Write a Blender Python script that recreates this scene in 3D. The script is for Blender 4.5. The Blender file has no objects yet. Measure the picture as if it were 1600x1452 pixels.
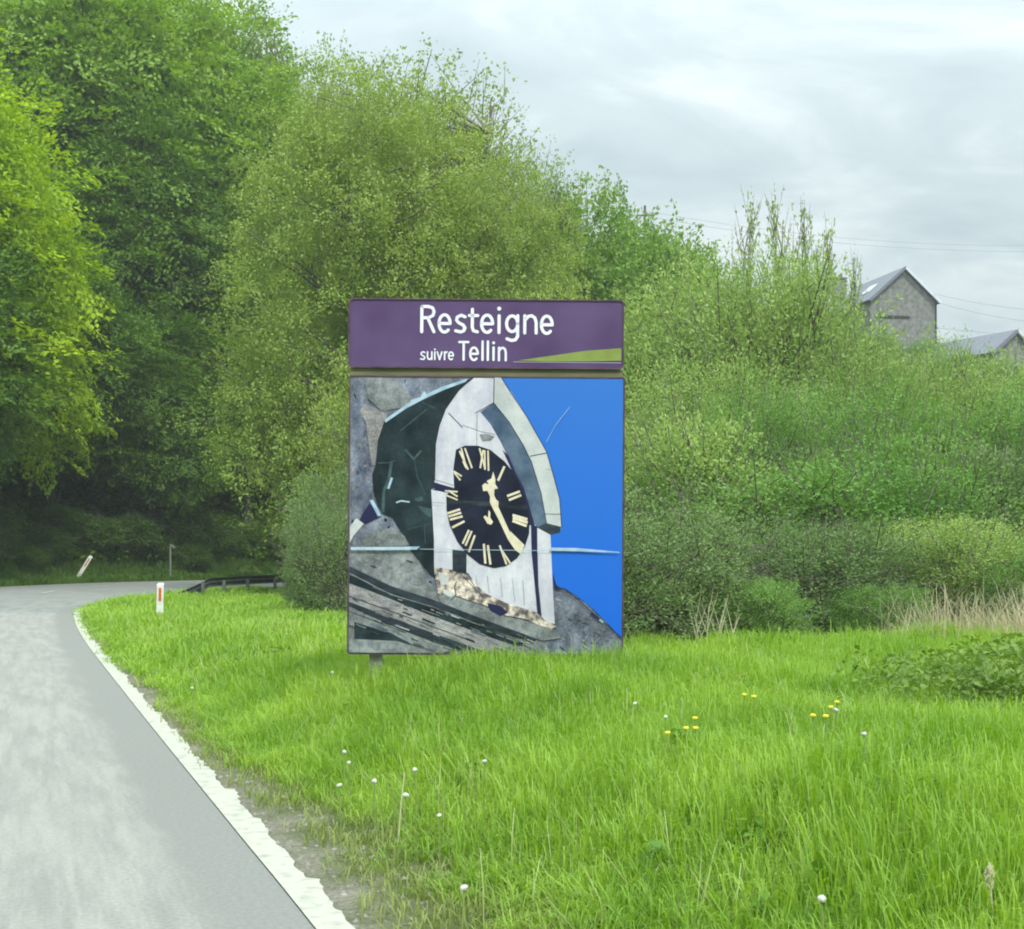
import bpy, math, random
import numpy as np
from mathutils import Vector
R = math.radians
random.seed(7)
rng = np.random.default_rng(11)
sc = bpy.context.scene
COL = sc.collection

# ------------------------------------------------------------------ camera
F, CX, HY, CH = 2200.0, 800.0, 865.0, 1.6      # focal length / principal column / horizon row (px of a 1600 px wide frame), eye height
cam_d = bpy.data.cameras.new('camera')
cam_d.sensor_width = 36; cam_d.lens = 36 * F / 1600
cam_d.shift_y = (HY - 726) / 1600.0
cam_d.clip_start = 0.1; cam_d.clip_end = 3000
cam = bpy.data.objects.new('camera', cam_d); COL.objects.link(cam)
cam.location = (0, 0, CH); cam.rotation_euler = (R(90), 0, 0)
sc.camera = cam

# ------------------------------------------------------------------ sky, sun, exposure
SUN_EL, SUN_AZ = 50, 155          # degrees; azimuth measured clockwise from +Y
world = bpy.data.worlds.new('World'); sc.world = world; world.use_nodes = True
nt = world.node_tree; nt.nodes.clear()
N = nt.nodes.new; L = nt.links.new
out = N('ShaderNodeOutputWorld'); bg = N('ShaderNodeBackground'); bg.inputs[1].default_value = 1.0
L(bg.outputs[0], out.inputs[0])
sky = N('ShaderNodeTexSky'); sky.sky_type = 'NISHITA'; sky.sun_disc = False
sky.sun_elevation = R(SUN_EL); sky.sun_rotation = R(SUN_AZ); sky.air_density = 1.2; sky.dust_density = 3
sk = N('ShaderNodeVectorMath'); sk.operation = 'SCALE'; sk.inputs['Scale'].default_value = 0.10
L(sky.outputs[0], sk.inputs[0])
tc = N('ShaderNodeTexCoord'); sep = N('ShaderNodeSeparateXYZ'); L(tc.outputs['Generated'], sep.inputs[0])
def m(op, a, b=None, c=None, clamp=False):
    n = N('ShaderNodeMath'); n.operation = op; n.use_clamp = clamp
    for i, v in enumerate((a, b, c)):
        if v is None: continue
        if isinstance(v, (int, float)): n.inputs[i].default_value = v
        else: L(v, n.inputs[i])
    return n.outputs[0]
zc = m('MAXIMUM', sep.outputs[2], 0.0)
den = m('ADD', zc, 0.22)
cmb = N('ShaderNodeCombineXYZ'); L(m('DIVIDE', sep.outputs[0], den), cmb.inputs[0]); L(m('DIVIDE', sep.outputs[1], den), cmb.inputs[1])
n1 = N('ShaderNodeTexNoise'); n1.inputs['Scale'].default_value = 2.3; n1.inputs['Detail'].default_value = 8; n1.inputs['Roughness'].default_value = .58; n1.inputs['Distortion'].default_value = .5
mp = N('ShaderNodeMapping'); mp.inputs['Scale'].default_value = (1.0, 1.5, 1); mp.inputs['Rotation'].default_value = (0, 0, R(-28)); mp.inputs['Location'].default_value = (3.1, 1.7, 0)
L(cmb.outputs[0], mp.inputs[0]); L(mp.outputs[0], n1.inputs['Vector'])
cr = N('ShaderNodeValToRGB'); L(n1.outputs[0], cr.inputs[0])
e = cr.color_ramp.elements
e[0].position = .34; e[0].color = (.55, .66, .70, 1)
e[1].position = .66; e[1].color = (.84, .93, .94, 1)
k = cr.color_ramp.elements.new(.5); k.color = (.65, .76, .79, 1)
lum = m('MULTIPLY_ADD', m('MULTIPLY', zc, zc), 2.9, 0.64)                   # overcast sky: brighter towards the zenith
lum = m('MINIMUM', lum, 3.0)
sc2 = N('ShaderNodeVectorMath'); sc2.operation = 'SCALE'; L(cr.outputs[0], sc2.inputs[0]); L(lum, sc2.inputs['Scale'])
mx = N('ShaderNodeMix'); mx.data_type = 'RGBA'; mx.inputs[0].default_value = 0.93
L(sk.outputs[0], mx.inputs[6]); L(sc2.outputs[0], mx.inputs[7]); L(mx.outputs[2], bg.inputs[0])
sun_d = bpy.data.lights.new('sun', 'SUN'); sun_d.energy = 2.3; sun_d.angle = R(7); sun_d.color = (1, .96, .88)
sun = bpy.data.objects.new('sun', sun_d); COL.objects.link(sun)
dv = Vector((math.sin(R(SUN_AZ)) * math.cos(R(SUN_EL)), math.cos(R(SUN_AZ)) * math.cos(R(SUN_EL)), math.sin(R(SUN_EL))))
sun.rotation_euler = dv.to_track_quat('Z', 'Y').to_euler(); sun.location = (0, 0, 60)
sc.view_settings.view_transform = 'Standard'; sc.view_settings.look = 'None'
sc.view_settings.exposure = 0.40; sc.view_settings.gamma = 1; sc.view_settings.use_curve_mapping = False
sc.cycles.max_bounces = 5; sc.cycles.diffuse_bounces = 3; sc.cycles.transmission_bounces = 3; sc.cycles.glossy_bounces = 2; sc.cycles.volume_bounces = 0; sc.cycles.transparent_max_bounces = 8
sc.cycles.pixel_filter_type = 'BLACKMAN_HARRIS'; sc.cycles.filter_width = 2.0

# ------------------------------------------------------------------ helpers
def srgb(r, g, b):
    f = lambda c: (c / 255 / 12.92) if c <= 10 else ((c / 255 + .055) / 1.055) ** 2.4
    return (f(r), f(g), f(b), 1)
MATS = {}
def mat(name, c1, c2=None, scale=8.0, rough=.7, detail=6, bump=0.0, bscale=None, stretch=(1, 1, 1), metal=0.0, spec=.3, lo=.35, hi=.65):
    if name in MATS: return MATS[name]
    mt = bpy.data.materials.new(name); mt.use_nodes = True
    t = mt.node_tree; b = t.nodes['Principled BSDF']
    b.inputs['Roughness'].default_value = rough; b.inputs['Metallic'].default_value = metal
    b.inputs['Specular IOR Level'].default_value = spec
    if c2 is None: c2 = tuple(v * .88 for v in c1[:3]) + (1,)
    co = t.nodes.new('ShaderNodeTexCoord'); mpn = t.nodes.new('ShaderNodeMapping'); mpn.inputs['Scale'].default_value = stretch
    ns = t.nodes.new('ShaderNodeTexNoise'); ns.inputs['Scale'].default_value = scale; ns.inputs['Detail'].default_value = detail
    rp = t.nodes.new('ShaderNodeValToRGB'); rp.color_ramp.elements[0].position = lo; rp.color_ramp.elements[1].position = hi
    rp.color_ramp.elements[0].color = c1; rp.color_ramp.elements[1].color = c2
    t.links.new(co.outputs['Object'], mpn.inputs[0]); t.links.new(mpn.outputs[0], ns.inputs['Vector'])
    t.links.new(ns.outputs[0], rp.inputs[0]); t.links.new(rp.outputs[0], b.inputs['Base Color'])
    if bump:
        n2 = t.nodes.new('ShaderNodeTexNoise'); n2.inputs['Scale'].default_value = bscale or scale * 3; n2.inputs['Detail'].default_value = 5
        t.links.new(mpn.outputs[0], n2.inputs['Vector'])
        bp = t.nodes.new('ShaderNodeBump'); bp.inputs['Strength'].default_value = bump; bp.inputs['Distance'].default_value = .02
        t.links.new(n2.outputs[0], bp.inputs['Height']); t.links.new(bp.outputs[0], b.inputs['Normal'])
    MATS[name] = mt; return mt

def leaf_mat(name, c1, c2, patch=.35, trans=.35, tip=None, rough=.55):
    """leaf colour: per-leaf tint between c1 and c2, plus slow variation over the plant"""
    mt = bpy.data.materials.new(name); mt.use_nodes = True
    t = mt.node_tree; t.nodes.clear(); n = t.nodes.new; l = t.links.new
    o = n('ShaderNodeOutputMaterial'); b = n('ShaderNodeBsdfPrincipled'); tr = n('ShaderNodeBsdfTranslucent'); ms = n('ShaderNodeMixShader')
    b.inputs['Roughness'].default_value = rough; b.inputs['Specular IOR Level'].default_value = .25
    at = n('ShaderNodeAttribute'); at.attribute_name = 'tint'
    g = n('ShaderNodeNewGeometry'); ns = n('ShaderNodeTexNoise'); ns.inputs['Scale'].default_value = patch; ns.inputs['Detail'].default_value = 4
    l(g.outputs['Position'], ns.inputs['Vector'])
    a1 = n('ShaderNodeMath'); a1.operation = 'MULTIPLY_ADD'; a1.inputs[1].default_value = 1.6; a1.inputs[2].default_value = -.55; l(ns.outputs[0], a1.inputs[0])
    a2 = n('ShaderNodeMath'); a2.operation = 'MULTIPLY_ADD'; a2.inputs[1].default_value = .55; l(at.outputs['Fac'], a2.inputs[0]); l(a1.outputs[0], a2.inputs[2]); a2.use_clamp = True
    mxx = n('ShaderNodeMix'); mxx.data_type = 'RGBA'; mxx.inputs[6].default_value = c1; mxx.inputs[7].default_value = c2; l(a2.outputs[0], mxx.inputs[0])
    l(mxx.outputs[2], b.inputs['Base Color'])
    hs = n('ShaderNodeHueSaturation'); hs.inputs['Saturation'].default_value = 1.15; hs.inputs['Value'].default_value = 1.25; hs.inputs['Hue'].default_value = .49
    l(mxx.outputs[2], hs.inputs['Color']); l(hs.outputs[0], tr.inputs['Color'])
    ms.inputs[0].default_value = trans; l(b.outputs[0], ms.inputs[1]); l(tr.outputs[0], ms.inputs[2]); l(ms.outputs[0], o.inputs[0])
    MATS[name] = mt; return mt

def tag(o, label=None, cat=None, group=None, kind=None):
    if label: o['label'] = label
    if cat: o['category'] = cat
    if group: o['group'] = group
    if kind: o['kind'] = kind
    return o
def link(name, me, mt=None, parent=None):
    o = bpy.data.objects.new(name, me); COL.objects.link(o)
    if mt is not None and me is not None and not me.materials:
        for x in (mt if isinstance(mt, (list, tuple)) else [mt]): me.materials.append(x)
    if parent: o.parent = parent
    return o
def empty(name, loc, rz=0, label=None, cat=None, group=None):
    o = bpy.data.objects.new(name, None); COL.objects.link(o); o.location = loc; o.rotation_euler = (0, 0, rz)
    o.empty_display_size = .3
    return tag(o, label, cat, group)

class MB:
    """collects vertices and faces, then links them as one mesh"""
    def __init__(s): s.v = []; s.f = []; s.mi = []
    def add(s, vs, fs, mi=0):
        k = len(s.v); s.v += [tuple(v) for v in vs]; s.f += [tuple(i + k for i in f) for f in fs]; s.mi += [mi] * len(fs)
    def box(s, c, d, mi=0, rot=None):
        x, y, z = (q / 2 for q in d)
        vs = [Vector((a, b, e_)) for e_ in (-z, z) for a, b in ((-x, -y), (x, -y), (x, y), (-x, y))]
        if rot is not None: vs = [rot @ v for v in vs]
        vs = [v + Vector(c) for v in vs]
        s.add(vs, [(0, 3, 2, 1), (4, 5, 6, 7), (0, 1, 5, 4), (1, 2, 6, 5), (2, 3, 7, 6), (3, 0, 4, 7)], mi)
    def tube(s, pts, rad, n=6, mi=0, cap=True):
        pts = [Vector(p) for p in pts]; rings = []
        k0 = len(s.v)
        for i, p in enumerate(pts):
            d = (pts[min(i + 1, len(pts) - 1)] - pts[max(i - 1, 0)]).normalized()
            u = d.cross(Vector((0, 0, 1)));
            if u.length < .1: u = d.cross(Vector((0, 1, 0)))
            u.normalize(); w = d.cross(u); r = rad[i] if isinstance(rad, (list, tuple)) else rad
            for j in range(n):
                a = 2 * math.pi * j / n; q = p + (u * math.cos(a) + w * math.sin(a)) * r
                s.v.append(tuple(q))
        for i in range(len(pts) - 1):
            for j in range(n):
                a = k0 + i * n + j; b = k0 + i * n + (j + 1) % n
                s.f.append((a, b, b + n, a + n)); s.mi.append(mi)
        if cap:
            s.f.append(tuple(k0 + j for j in range(n))); s.mi.append(mi)
            s.f.append(tuple(k0 + (len(pts) - 1) * n + j for j in reversed(range(n)))); s.mi.append(mi)
    def mesh(s, name):
        me = bpy.data.meshes.new(name); me.from_pydata(s.v, [], s.f); me.update(); return me
    def build(s, name, mt, parent=None, smooth=False):
        me = s.mesh(name)
        for x in (mt if isinstance(mt, (list, tuple)) else [mt]): me.materials.append(x)
        if isinstance(mt, (list, tuple)): me.polygons.foreach_set('material_index', s.mi)
        if smooth: me.polygons.foreach_set('use_smooth', [True] * len(me.polygons))
        return link(name, me, None, parent)

def np_mesh(name, V, Fq, attr=None, mats=None):
    """V (n,3) and faces (m,k) as numpy"""
    me = bpy.data.meshes.new(name); k = Fq.shape[1]; nf = len(Fq)
    me.vertices.add(len(V)); me.vertices.foreach_set('co', V.astype(np.float32).ravel())
    me.loops.add(nf * k); me.loops.foreach_set('vertex_index', Fq.astype(np.int32).ravel())
    me.polygons.add(nf); me.polygons.foreach_set('loop_start', np.arange(0, nf * k, k, dtype=np.int32))
    me.update(calc_edges=True)
    for an, av in (attr or {}).items():
        a = me.attributes.new(an, 'FLOAT', 'POINT'); a.data.foreach_set('value', av.astype(np.float32))
    for x in (mats or []): me.materials.append(x)
    return me

def nrm(a): return a / np.maximum(np.linalg.norm(a, axis=-1, keepdims=True), 1e-9)
def leaves_np(P, Nn, size, aspect, tint, dirv=None):
    """folded rhombus leaves: P centre, Nn normal"""
    n = len(P)
    if dirv is None: dirv = rng.normal(size=(n, 3))
    t = nrm(dirv - (dirv * Nn).sum(1, keepdims=True) * Nn); b = np.cross(Nn, t)
    s = size[:, None]
    w = (s * aspect)
    v0 = P - t * s * .5; v1 = P + b * w * .5 + Nn * w * .18 - t * s * .05; v2 = P + t * s * .5 - Nn * s * .08; v3 = P - b * w * .5 + Nn * w * .18 - t * s * .05
    V = np.stack([v0, v1, v2, v3], 1).reshape(-1, 3)
    Fq = np.arange(n * 4).reshape(n, 4)
    Ft = np.concatenate([Fq[:, [0, 1, 2]], Fq[:, [0, 2, 3]]])
    return V, Ft, np.repeat(tint, 4)

def spray_crown(ells, nspray, nleaf, leaf, aspect=.6, L_=.9, W_=.5, T_=.12, up=.8, outw=.5, droop=.15, shell=.55, jit=.5, zmin=None, rise=0.0, seed=1, holes=0.0):
    """foliage as many leafy sprays spread through the ellipsoids' shells -> (V,F,tint,spray centres)"""
    r = np.random.default_rng(seed)
    E = np.array(ells, float); wts = (E[:, 3] * E[:, 5]); wts = wts / wts.sum()
    idx = r.choice(len(E), nspray * 2, p=wts)
    d = nrm(r.normal(size=(nspray * 2, 3)))
    rad = shell + (1 - shell) * r.random(nspray * 2) ** .6
    lump = 1 + .13 * np.sin(d[:, 0] * 5 + idx) * np.sin(d[:, 2] * 6 + idx * 2) + .08 * np.sin(d[:, 1] * 11 + d[:, 2] * 9)
    C = E[idx, :3] + d * (rad * lump)[:, None] * E[idx, 3:6]
    keep = np.ones(len(C), bool)
    if zmin is not None: keep &= C[:, 2] > zmin
    # sprays buried deep inside another ellipsoid are dropped
    for k_, e_ in enumerate(E):
        q = np.linalg.norm((C - e_[:3]) / e_[3:6], axis=1); keep &= ~((q < shell * .8) & (idx != k_))
    if holes: keep &= (np.sin(C[:, 0] * 1.9 + 1.3) * np.sin(C[:, 2] * 1.7) * np.sin(C[:, 1] * 1.5 + .4) < 1 - holes)
    C = C[keep][:nspray]; d = d[keep][:nspray]; ns = len(C)
    a = nrm(d * outw + np.array([0, 0, rise - droop]) + r.normal(size=(ns, 3)) * .35)
    n_ = nrm(np.array([0, 0, up]) + d * .5 + r.normal(size=(ns, 3)) * .25); n_ = nrm(n_ - (n_ * a).sum(1, keepdims=True) * a)
    b = np.cross(a, n_)
    ss = r.uniform(.6, 1.35, ns)
    u = r.uniform(-.6, 1, (ns, nleaf)); v = r.normal(size=(ns, nleaf)) * (1.05 - np.abs(u)) ; w = r.normal(size=(ns, nleaf))
    P = C[:, None] + (a[:, None] * (u * L_ * ss[:, None])[..., None] + b[:, None] * (v * W_ * ss[:, None])[..., None] + n_[:, None] * (w * T_)[..., None])
    P[..., 2] -= droop * 1.2 * (np.maximum(u, 0) ** 2) * L_
    Nn = nrm(n_[:, None] + r.normal(size=(ns, nleaf, 3)) * jit)
    dirv = a[:, None] + b[:, None] * v[..., None] * .8 + r.normal(size=(ns, nleaf, 3)) * .3
    st = r.random(ns) * .72
    tint = (st[:, None] + r.random((ns, nleaf)) * .28)
    size = leaf * r.uniform(.65, 1.3, ns * nleaf)
    V, Ft, tt = leaves_np(P.reshape(-1, 3), Nn.reshape(-1, 3), size, aspect, tint.ravel(), dirv.reshape(-1, 3))
    return V, Ft, tt, C, a

# ------------------------------------------------------------------ road layout (metres; camera at 0,0 looking along +Y)
def smooth_path(P, step=.5):
    P = np.array(P, float); outp = []
    for i in range(len(P) - 1):
        p0 = P[max(i - 1, 0)]; p1 = P[i]; p2 = P[i + 1]; p3 = P[min(i + 2, len(P) - 1)]
        n = max(2, int(np.linalg.norm(p2 - p1) / step))
        for t in np.linspace(0, 1, n, endpoint=False):
            outp.append(.5 * ((2 * p1) + (-p0 + p2) * t + (2 * p0 - 5 * p1 + 4 * p2 - p3) * t * t + (-p0 + 3 * p1 - 3 * p2 + p3) * t ** 3))
    outp.append(P[-1]); return np.array(outp)
INNER = smooth_path([(4.2, -10), (1.25, 0), (-.84, 6), (-1.73, 8.5), (-4.25, 15.6), (-7.9, 26), (-10.5, 33.8), (-12.3, 39.8), (-13.3, 46), (-13.75, 52), (-13.6, 58), (-12.4, 64.5), (-9.8, 71), (-5, 77), (3, 83.5), (15, 90), (40, 98), (90, 106)])
OUTER = smooth_path([(-3.2, -12), (-6.2, -2), (-8.3, 4), (-10.4, 10), (-13, 18), (-16.5, 28), (-19.3, 37), (-21.6, 46), (-23.3, 54), (-24.4, 62), (-24.2, 70), (-21.8, 79), (-15, 89), (-6, 96.5), (6, 103), (20, 108), (42, 114), (90, 121)])
def sdist(X, Y, path):
    """signed distance to a path, + on its right-hand side"""
    best = np.full(X.shape, 1e9); sg = np.ones(X.shape)
    for i in range(0, len(path) - 1):
        a = path[i]; b = path[i + 1]; ab = b - a; l2 = ab @ ab
        t = np.clip(((X - a[0]) * ab[0] + (Y - a[1]) * ab[1]) / l2, 0, 1)
        dx = X - a[0] - t * ab[0]; dy = Y - a[1] - t * ab[1]; d = dx * dx + dy * dy
        cr_ = ab[0] * (Y - a[1]) - ab[1] * (X - a[0])
        mk = d < best; best = np.where(mk, d, best); sg = np.where(mk, np.where(cr_ < 0, 1, -1), sg)
    return np.sqrt(best) * sg
IN_C = INNER[::2]; OUT_C = OUTER[::2]
def sst(a, b, x):
    t = np.clip((x - a) / (b - a), 0, 1); return t * t * (3 - 2 * t)
def terrain(X, Y, s=None, o=None):
    X = np.asarray(X, float); Y = np.asarray(Y, float)
    if s is None: s = sdist(X, Y, IN_C)
    if o is None: o = -sdist(X, Y, OUT_C)
    # inner verge with the mound that carries the sign
    mound = .42 * sst(.5, 2.6, s) * (1 - sst(15.5, 27, Y))
    right = .10 * sst(2, 6, X) * sst(3, 12, Y) * (1 - sst(30, 60, Y) * .6)
    bump_ = (.05 * np.sin(X * 1.3 + Y * .4) * np.sin(Y * .9 - X * .3) + .02 * np.sin(X * 3.1) * np.sin(Y * 2.7)) * sst(.8, 2.5, s)
    dip = -.25 * sst(1, 3, s) * sst(26, 40, Y)
    zin = mound + right + bump_ + dip
    hill_r = 20.5 * sst(48, 145, Y) * sst(2, 34, X)
    zin = zin + hill_r * sst(4, 30, s)
    # outer bank
    oo = np.maximum(o - 1.8, 0)
    H = 30 - 16 * sst(-30, 12, X) + 9.5 * sst(15, 42, X)
    zout = -.05 + .1 * sst(.3, 1.5, o) + H * (1 - np.exp(-oo * .95 / H)) + .6 * np.sin(X * .35) * np.sin(Y * .3) * sst(3, 12, o)
    z = np.where(s > 0, zin, np.where(o > 0, zout, -.03))
    z = np.where((s > 0) & (s < .5), -.03 + (z + .03) * sst(0, .5, s) , z)
    z = np.where(Y > 260, z, z)
    return z
def hit(px, py, h=0.0, d0=4.5, d1=70):
    """where the line of sight through a picture point meets the ground (raised by h)"""
    D = np.arange(d0, d1, .05); X = (px - CX) / F * D; Z = CH + (HY - py) / F * D
    g = terrain(X, D) + h; k_ = np.argmax(Z <= g)
    return float(X[k_]), float(D[k_]), float(g[k_] - h)
def at(px, py, D): return ((px - CX) / F * D, D, CH + (HY - py) / F * D)
def gz(x, y): return float(terrain(np.array([x]), np.array([y]))[0])

# ------------------------------------------------------------------ ground sheet
def spaced(a, b, fine0, fine1, fs, ratio=1.09):
    c = list(np.arange(fine0, fine1 + 1e-6, fs)); st = fs; x = fine1
    while x < b: st *= ratio; x += st; c.append(min(x, b))
    st = fs; x = fine0
    while x > a: st *= ratio; x -= st; c.insert(0, max(x, a))
    return np.array(c)
gx = spaced(-420, 420, -14, 8, .22); gy = spaced(-30, 900, 4, 30, .25, 1.05)
GX, GY = np.meshgrid(gx, gy); S_ = sdist(GX, GY, IN_C); O_ = -sdist(GX, GY, OUT_C)
GZ = terrain(GX, GY, S_, O_)
V = np.stack([GX, GY, GZ], -1).reshape(-1, 3)
nx, ny = len(gx), len(gy); I = np.arange(nx * ny).reshape(ny, nx)
Fq = np.stack([I[:-1, :-1], I[:-1, 1:], I[1:, 1:], I[1:, :-1]], -1).reshape(-1, 4)
edge_d = np.where(S_ > 0, S_, np.where(O_ > 0, O_ + .5, 0)).ravel()
gm = bpy.data.materials.new('verge_soil_and_turf'); gm.use_nodes = True
t = gm.node_tree; b = t.nodes['Principled BSDF']; b.inputs['Roughness'].default_value = .95; b.inputs['Specular IOR Level'].default_value = .1
def tn(t, typ, **kw):
    n = t.nodes.new(typ)
    for k_, v in kw.items():
        if k_ in n.inputs: n.inputs[k_].default_value = v
        else: setattr(n, k_, v)
    return n
at_ = tn(t, 'ShaderNodeAttribute', attribute_name='edge_distance'); g_ = tn(t, 'ShaderNodeNewGeometry')
n1 = tn(t, 'ShaderNodeTexNoise', Scale=2.2, Detail=5.0); n2 = tn(t, 'ShaderNodeTexNoise', Scale=38.0, Detail=6.0, Roughness=.7); n3 = tn(t, 'ShaderNodeTexNoise', Scale=7.0, Detail=6.0)
for n_ in (n1, n2, n3): t.links.new(g_.outputs['Position'], n_.inputs['Vector'])
ma = tn(t, 'ShaderNodeMath', operation='MULTIPLY_ADD'); ma.inputs[1].default_value = 1.1; t.links.new(n1.outputs[0], ma.inputs[0]); t.links.new(at_.outputs['Fac'], ma.inputs[2])
mr = tn(t, 'ShaderNodeMapRange'); mr.inputs[1].default_value = .55; mr.inputs[2].default_value = 1.3; t.links.new(ma.outputs[0], mr.inputs[0])
r1 = tn(t, 'ShaderNodeValToRGB'); r1.color_ramp.elements[0].position = .35; r1.color_ramp.elements[1].position = .68
r1.color_ramp.elements[0].color = (.13, .115, .09, 1); r1.color_ramp.elements[1].color = (.33, .31, .27, 1); t.links.new(n2.outputs[0], r1.inputs[0])
r2 = tn(t, 'ShaderNodeValToRGB'); r2.color_ramp.elements[0].position = .35; r2.color_ramp.elements[1].position = .65
r2.color_ramp.elements[0].color = (.035, .07, .012, 1); r2.color_ramp.elements[1].color = (.10, .13, .035, 1); t.links.new(n3.outputs[0], r2.inputs[0])
mm = tn(t, 'ShaderNodeMix', data_type='RGBA'); t.links.new(mr.outputs[0], mm.inputs[0]); t.links.new(r1.outputs[0], mm.inputs[6]); t.links.new(r2.outputs[0], mm.inputs[7])
t.links.new(mm.outputs[2], b.inputs['Base Color'])
bp = tn(t, 'ShaderNodeBump', Strength=.6, Distance=.03); t.links.new(n2.outputs[0], bp.inputs['Height']); t.links.new(bp.outputs[0], b.inputs['Normal'])
me = np_mesh('ground', V, Fq, {'edge_distance': edge_d}, [gm]); me.polygons.foreach_set('use_smooth', [True] * len(me.polygons))
tag(link('ground', me), kind='structure')

# ------------------------------------------------------------------ road sheet
def resample(path, n):
    d = np.r_[0, np.cumsum(np.linalg.norm(np.diff(path, axis=0), axis=1))]
    q = np.linspace(0, d[-1], n); return np.stack([np.interp(q, d, path[:, 0]), np.interp(q, d, path[:, 1])], 1)
A = resample(INNER, 420)
tan = nrm(np.gradient(A, axis=0)); left = np.stack([-tan[:, 1], tan[:, 0]], 1)
# match each inner point with the nearest point of the outer edge
Bq = np.array([OUTER[np.argmin(np.linalg.norm(OUTER - a, axis=1))] for a in A])
for _ in range(30): Bq[1:-1] = (Bq[:-2] + Bq[1:-1] * 2 + Bq[2:]) / 4
wid = np.linalg.norm(Bq - A, axis=1); alen = np.r_[0, np.cumsum(np.linalg.norm(np.diff(A, axis=0), axis=1))]
K = 14; rows = []; across = []; along = []
for j in range(K + 1):
    f = j / K; rows.append(A * (1 - f) + Bq * f); across.append(wid * f); along.append(alen)
P2 = np.stack(rows, 1); z = np.full(P2.shape[:2] + (1,), 0.0) + .03 * np.sin(np.linspace(0, 1, K + 1) * np.pi)[None, :, None]
V = np.concatenate([P2, z], -1).reshape(-1, 3); nA = len(A)
I = np.arange(nA * (K + 1)).reshape(nA, K + 1)
Fq = np.stack([I[:-1, :-1], I[1:, :-1], I[1:, 1:], I[:-1, 1:]], -1).reshape(-1, 4)[:, ::-1]
rm = bpy.data.materials.new('worn_asphalt'); rm.use_nodes = True
t = rm.node_tree; b = t.nodes['Principled BSDF']; b.inputs['Roughness'].default_value = .8; b.inputs['Specular IOR Level'].default_value = .35
ua = tn(t, 'ShaderNodeAttribute', attribute_name='across'); va = tn(t, 'ShaderNodeAttribute', attribute_name='along')
cb = tn(t, 'ShaderNodeCombineXYZ'); t.links.new(ua.outputs['Fac'], cb.inputs[0]); t.links.new(va.outputs['Fac'], cb.inputs[1])
mpl = tn(t, 'ShaderNodeMapping'); mpl.inputs['Scale'].default_value = (1, .07, 1); t.links.new(cb.outputs[0], mpl.inputs[0])
mpm = tn(t, 'ShaderNodeMapping'); mpm.inputs['Scale'].default_value = (1, .2, 1); t.links.new(cb.outputs[0], mpm.inputs[0])
na = tn(t, 'ShaderNodeTexNoise', Scale=7.0, Detail=9.0, Roughness=.72); t.links.new(mpl.outputs[0], na.inputs['Vector'])
nb = tn(t, 'ShaderNodeTexNoise', Scale=2.4, Detail=9.0, Roughness=.7); t.links.new(mpm.outputs[0], nb.inputs['Vector'])
nc = tn(t, 'ShaderNodeTexNoise', Scale=34.0, Detail=8.0, Roughness=.85); t.links.new(cb.outputs[0], nc.inputs['Vector'])
# pale worn wheel track begins about 1 m from the line
def mth(op, a, b_=None, c_=None, clamp=False):
    n = t.nodes.new('ShaderNodeMath'); n.operation = op; n.use_clamp = clamp
    for i, v in enumerate((a, b_, c_)):
        if v is None: continue
        if isinstance(v, (int, float)): n.inputs[i].default_value = v
        else: t.links.new(v, n.inputs[i])
    return n.outputs[0]
wob = mth('MULTIPLY_ADD', nb.outputs[0], .5, -.25)
uu = mth('ADD', ua.outputs['Fac'], wob)
e1 = tn(t, 'ShaderNodeMapRange', interpolation_type='SMOOTHSTEP'); e1.inputs[1].default_value = .34; e1.inputs[2].default_value = .6; t.links.new(uu, e1.inputs[0])
st = tn(t, 'ShaderNodeMapRange', interpolation_type='SMOOTHSTEP'); st.inputs[1].default_value = .36; st.inputs[2].default_value = .6; st.inputs[3].default_value = .25; st.inputs[4].default_value = 1; t.links.new(na.outputs[0], st.inputs[0])
blot = tn(t, 'ShaderNodeMapRange', interpolation_type='SMOOTHSTEP'); blot.inputs[1].default_value = .34; blot.inputs[2].default_value = .55; t.links.new(nb.outputs[0], blot.inputs[0])
fac = mth('MULTIPLY', mth('MULTIPLY', e1.outputs[0], st.outputs[0]), mth('MULTIPLY_ADD', blot.outputs[0], .6, .4))
cmx = tn(t, 'ShaderNodeMix', data_type='RGBA'); cmx.inputs[6].default_value = (.200, .203, .188, 1); cmx.inputs[7].default_value = (.285, .284, .255, 1); t.links.new(fac, cmx.inputs[0])
# an older, darker patch in the bend
pt = tn(t, 'ShaderNodeMapRange', interpolation_type='SMOOTHSTEP'); pt.inputs[1].default_value = 50; pt.inputs[2].default_value = 52; t.links.new(mth('ADD', va.outputs['Fac'], mth('MULTIPLY', wob, 9)), pt.inputs[0])
cm2 = tn(t, 'ShaderNodeMix', data_type='RGBA'); cm2.inputs[7].default_value = (.15, .165, .16, 1)
t.links.new(mth('MULTIPLY', pt.outputs[0], mth('MULTIPLY_ADD', blot.outputs[0], -.6, .95)), cm2.inputs[0]); t.links.new(cmx.outputs[2], cm2.inputs[6])
gr = tn(t, 'ShaderNodeMapRange'); gr.inputs[1].default_value = .3; gr.inputs[2].default_value = .7; gr.inputs[3].default_value = .72; gr.inputs[4].default_value = 1.28; t.links.new(nc.outputs[0], gr.inputs[0])
vm = tn(t, 'ShaderNodeVectorMath', operation='SCALE'); t.links.new(cm2.outputs[2], vm.inputs[0]); t.links.new(gr.outputs[0], vm.inputs['Scale']); t.links.new(vm.outputs[0], b.inputs['Base Color'])
bp = tn(t, 'ShaderNodeBump', Strength=.35, Distance=.006); t.links.new(nc.outputs[0], bp.inputs['Height']); t.links.new(bp.outputs[0], b.inputs['Normal'])
me = np_mesh('road', V, Fq, {'across': np.stack(across, 1).ravel(), 'along': np.stack(along, 1).ravel()}, [rm])
me.polygons.foreach_set('use_smooth', [True] * len(me.polygons))
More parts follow.
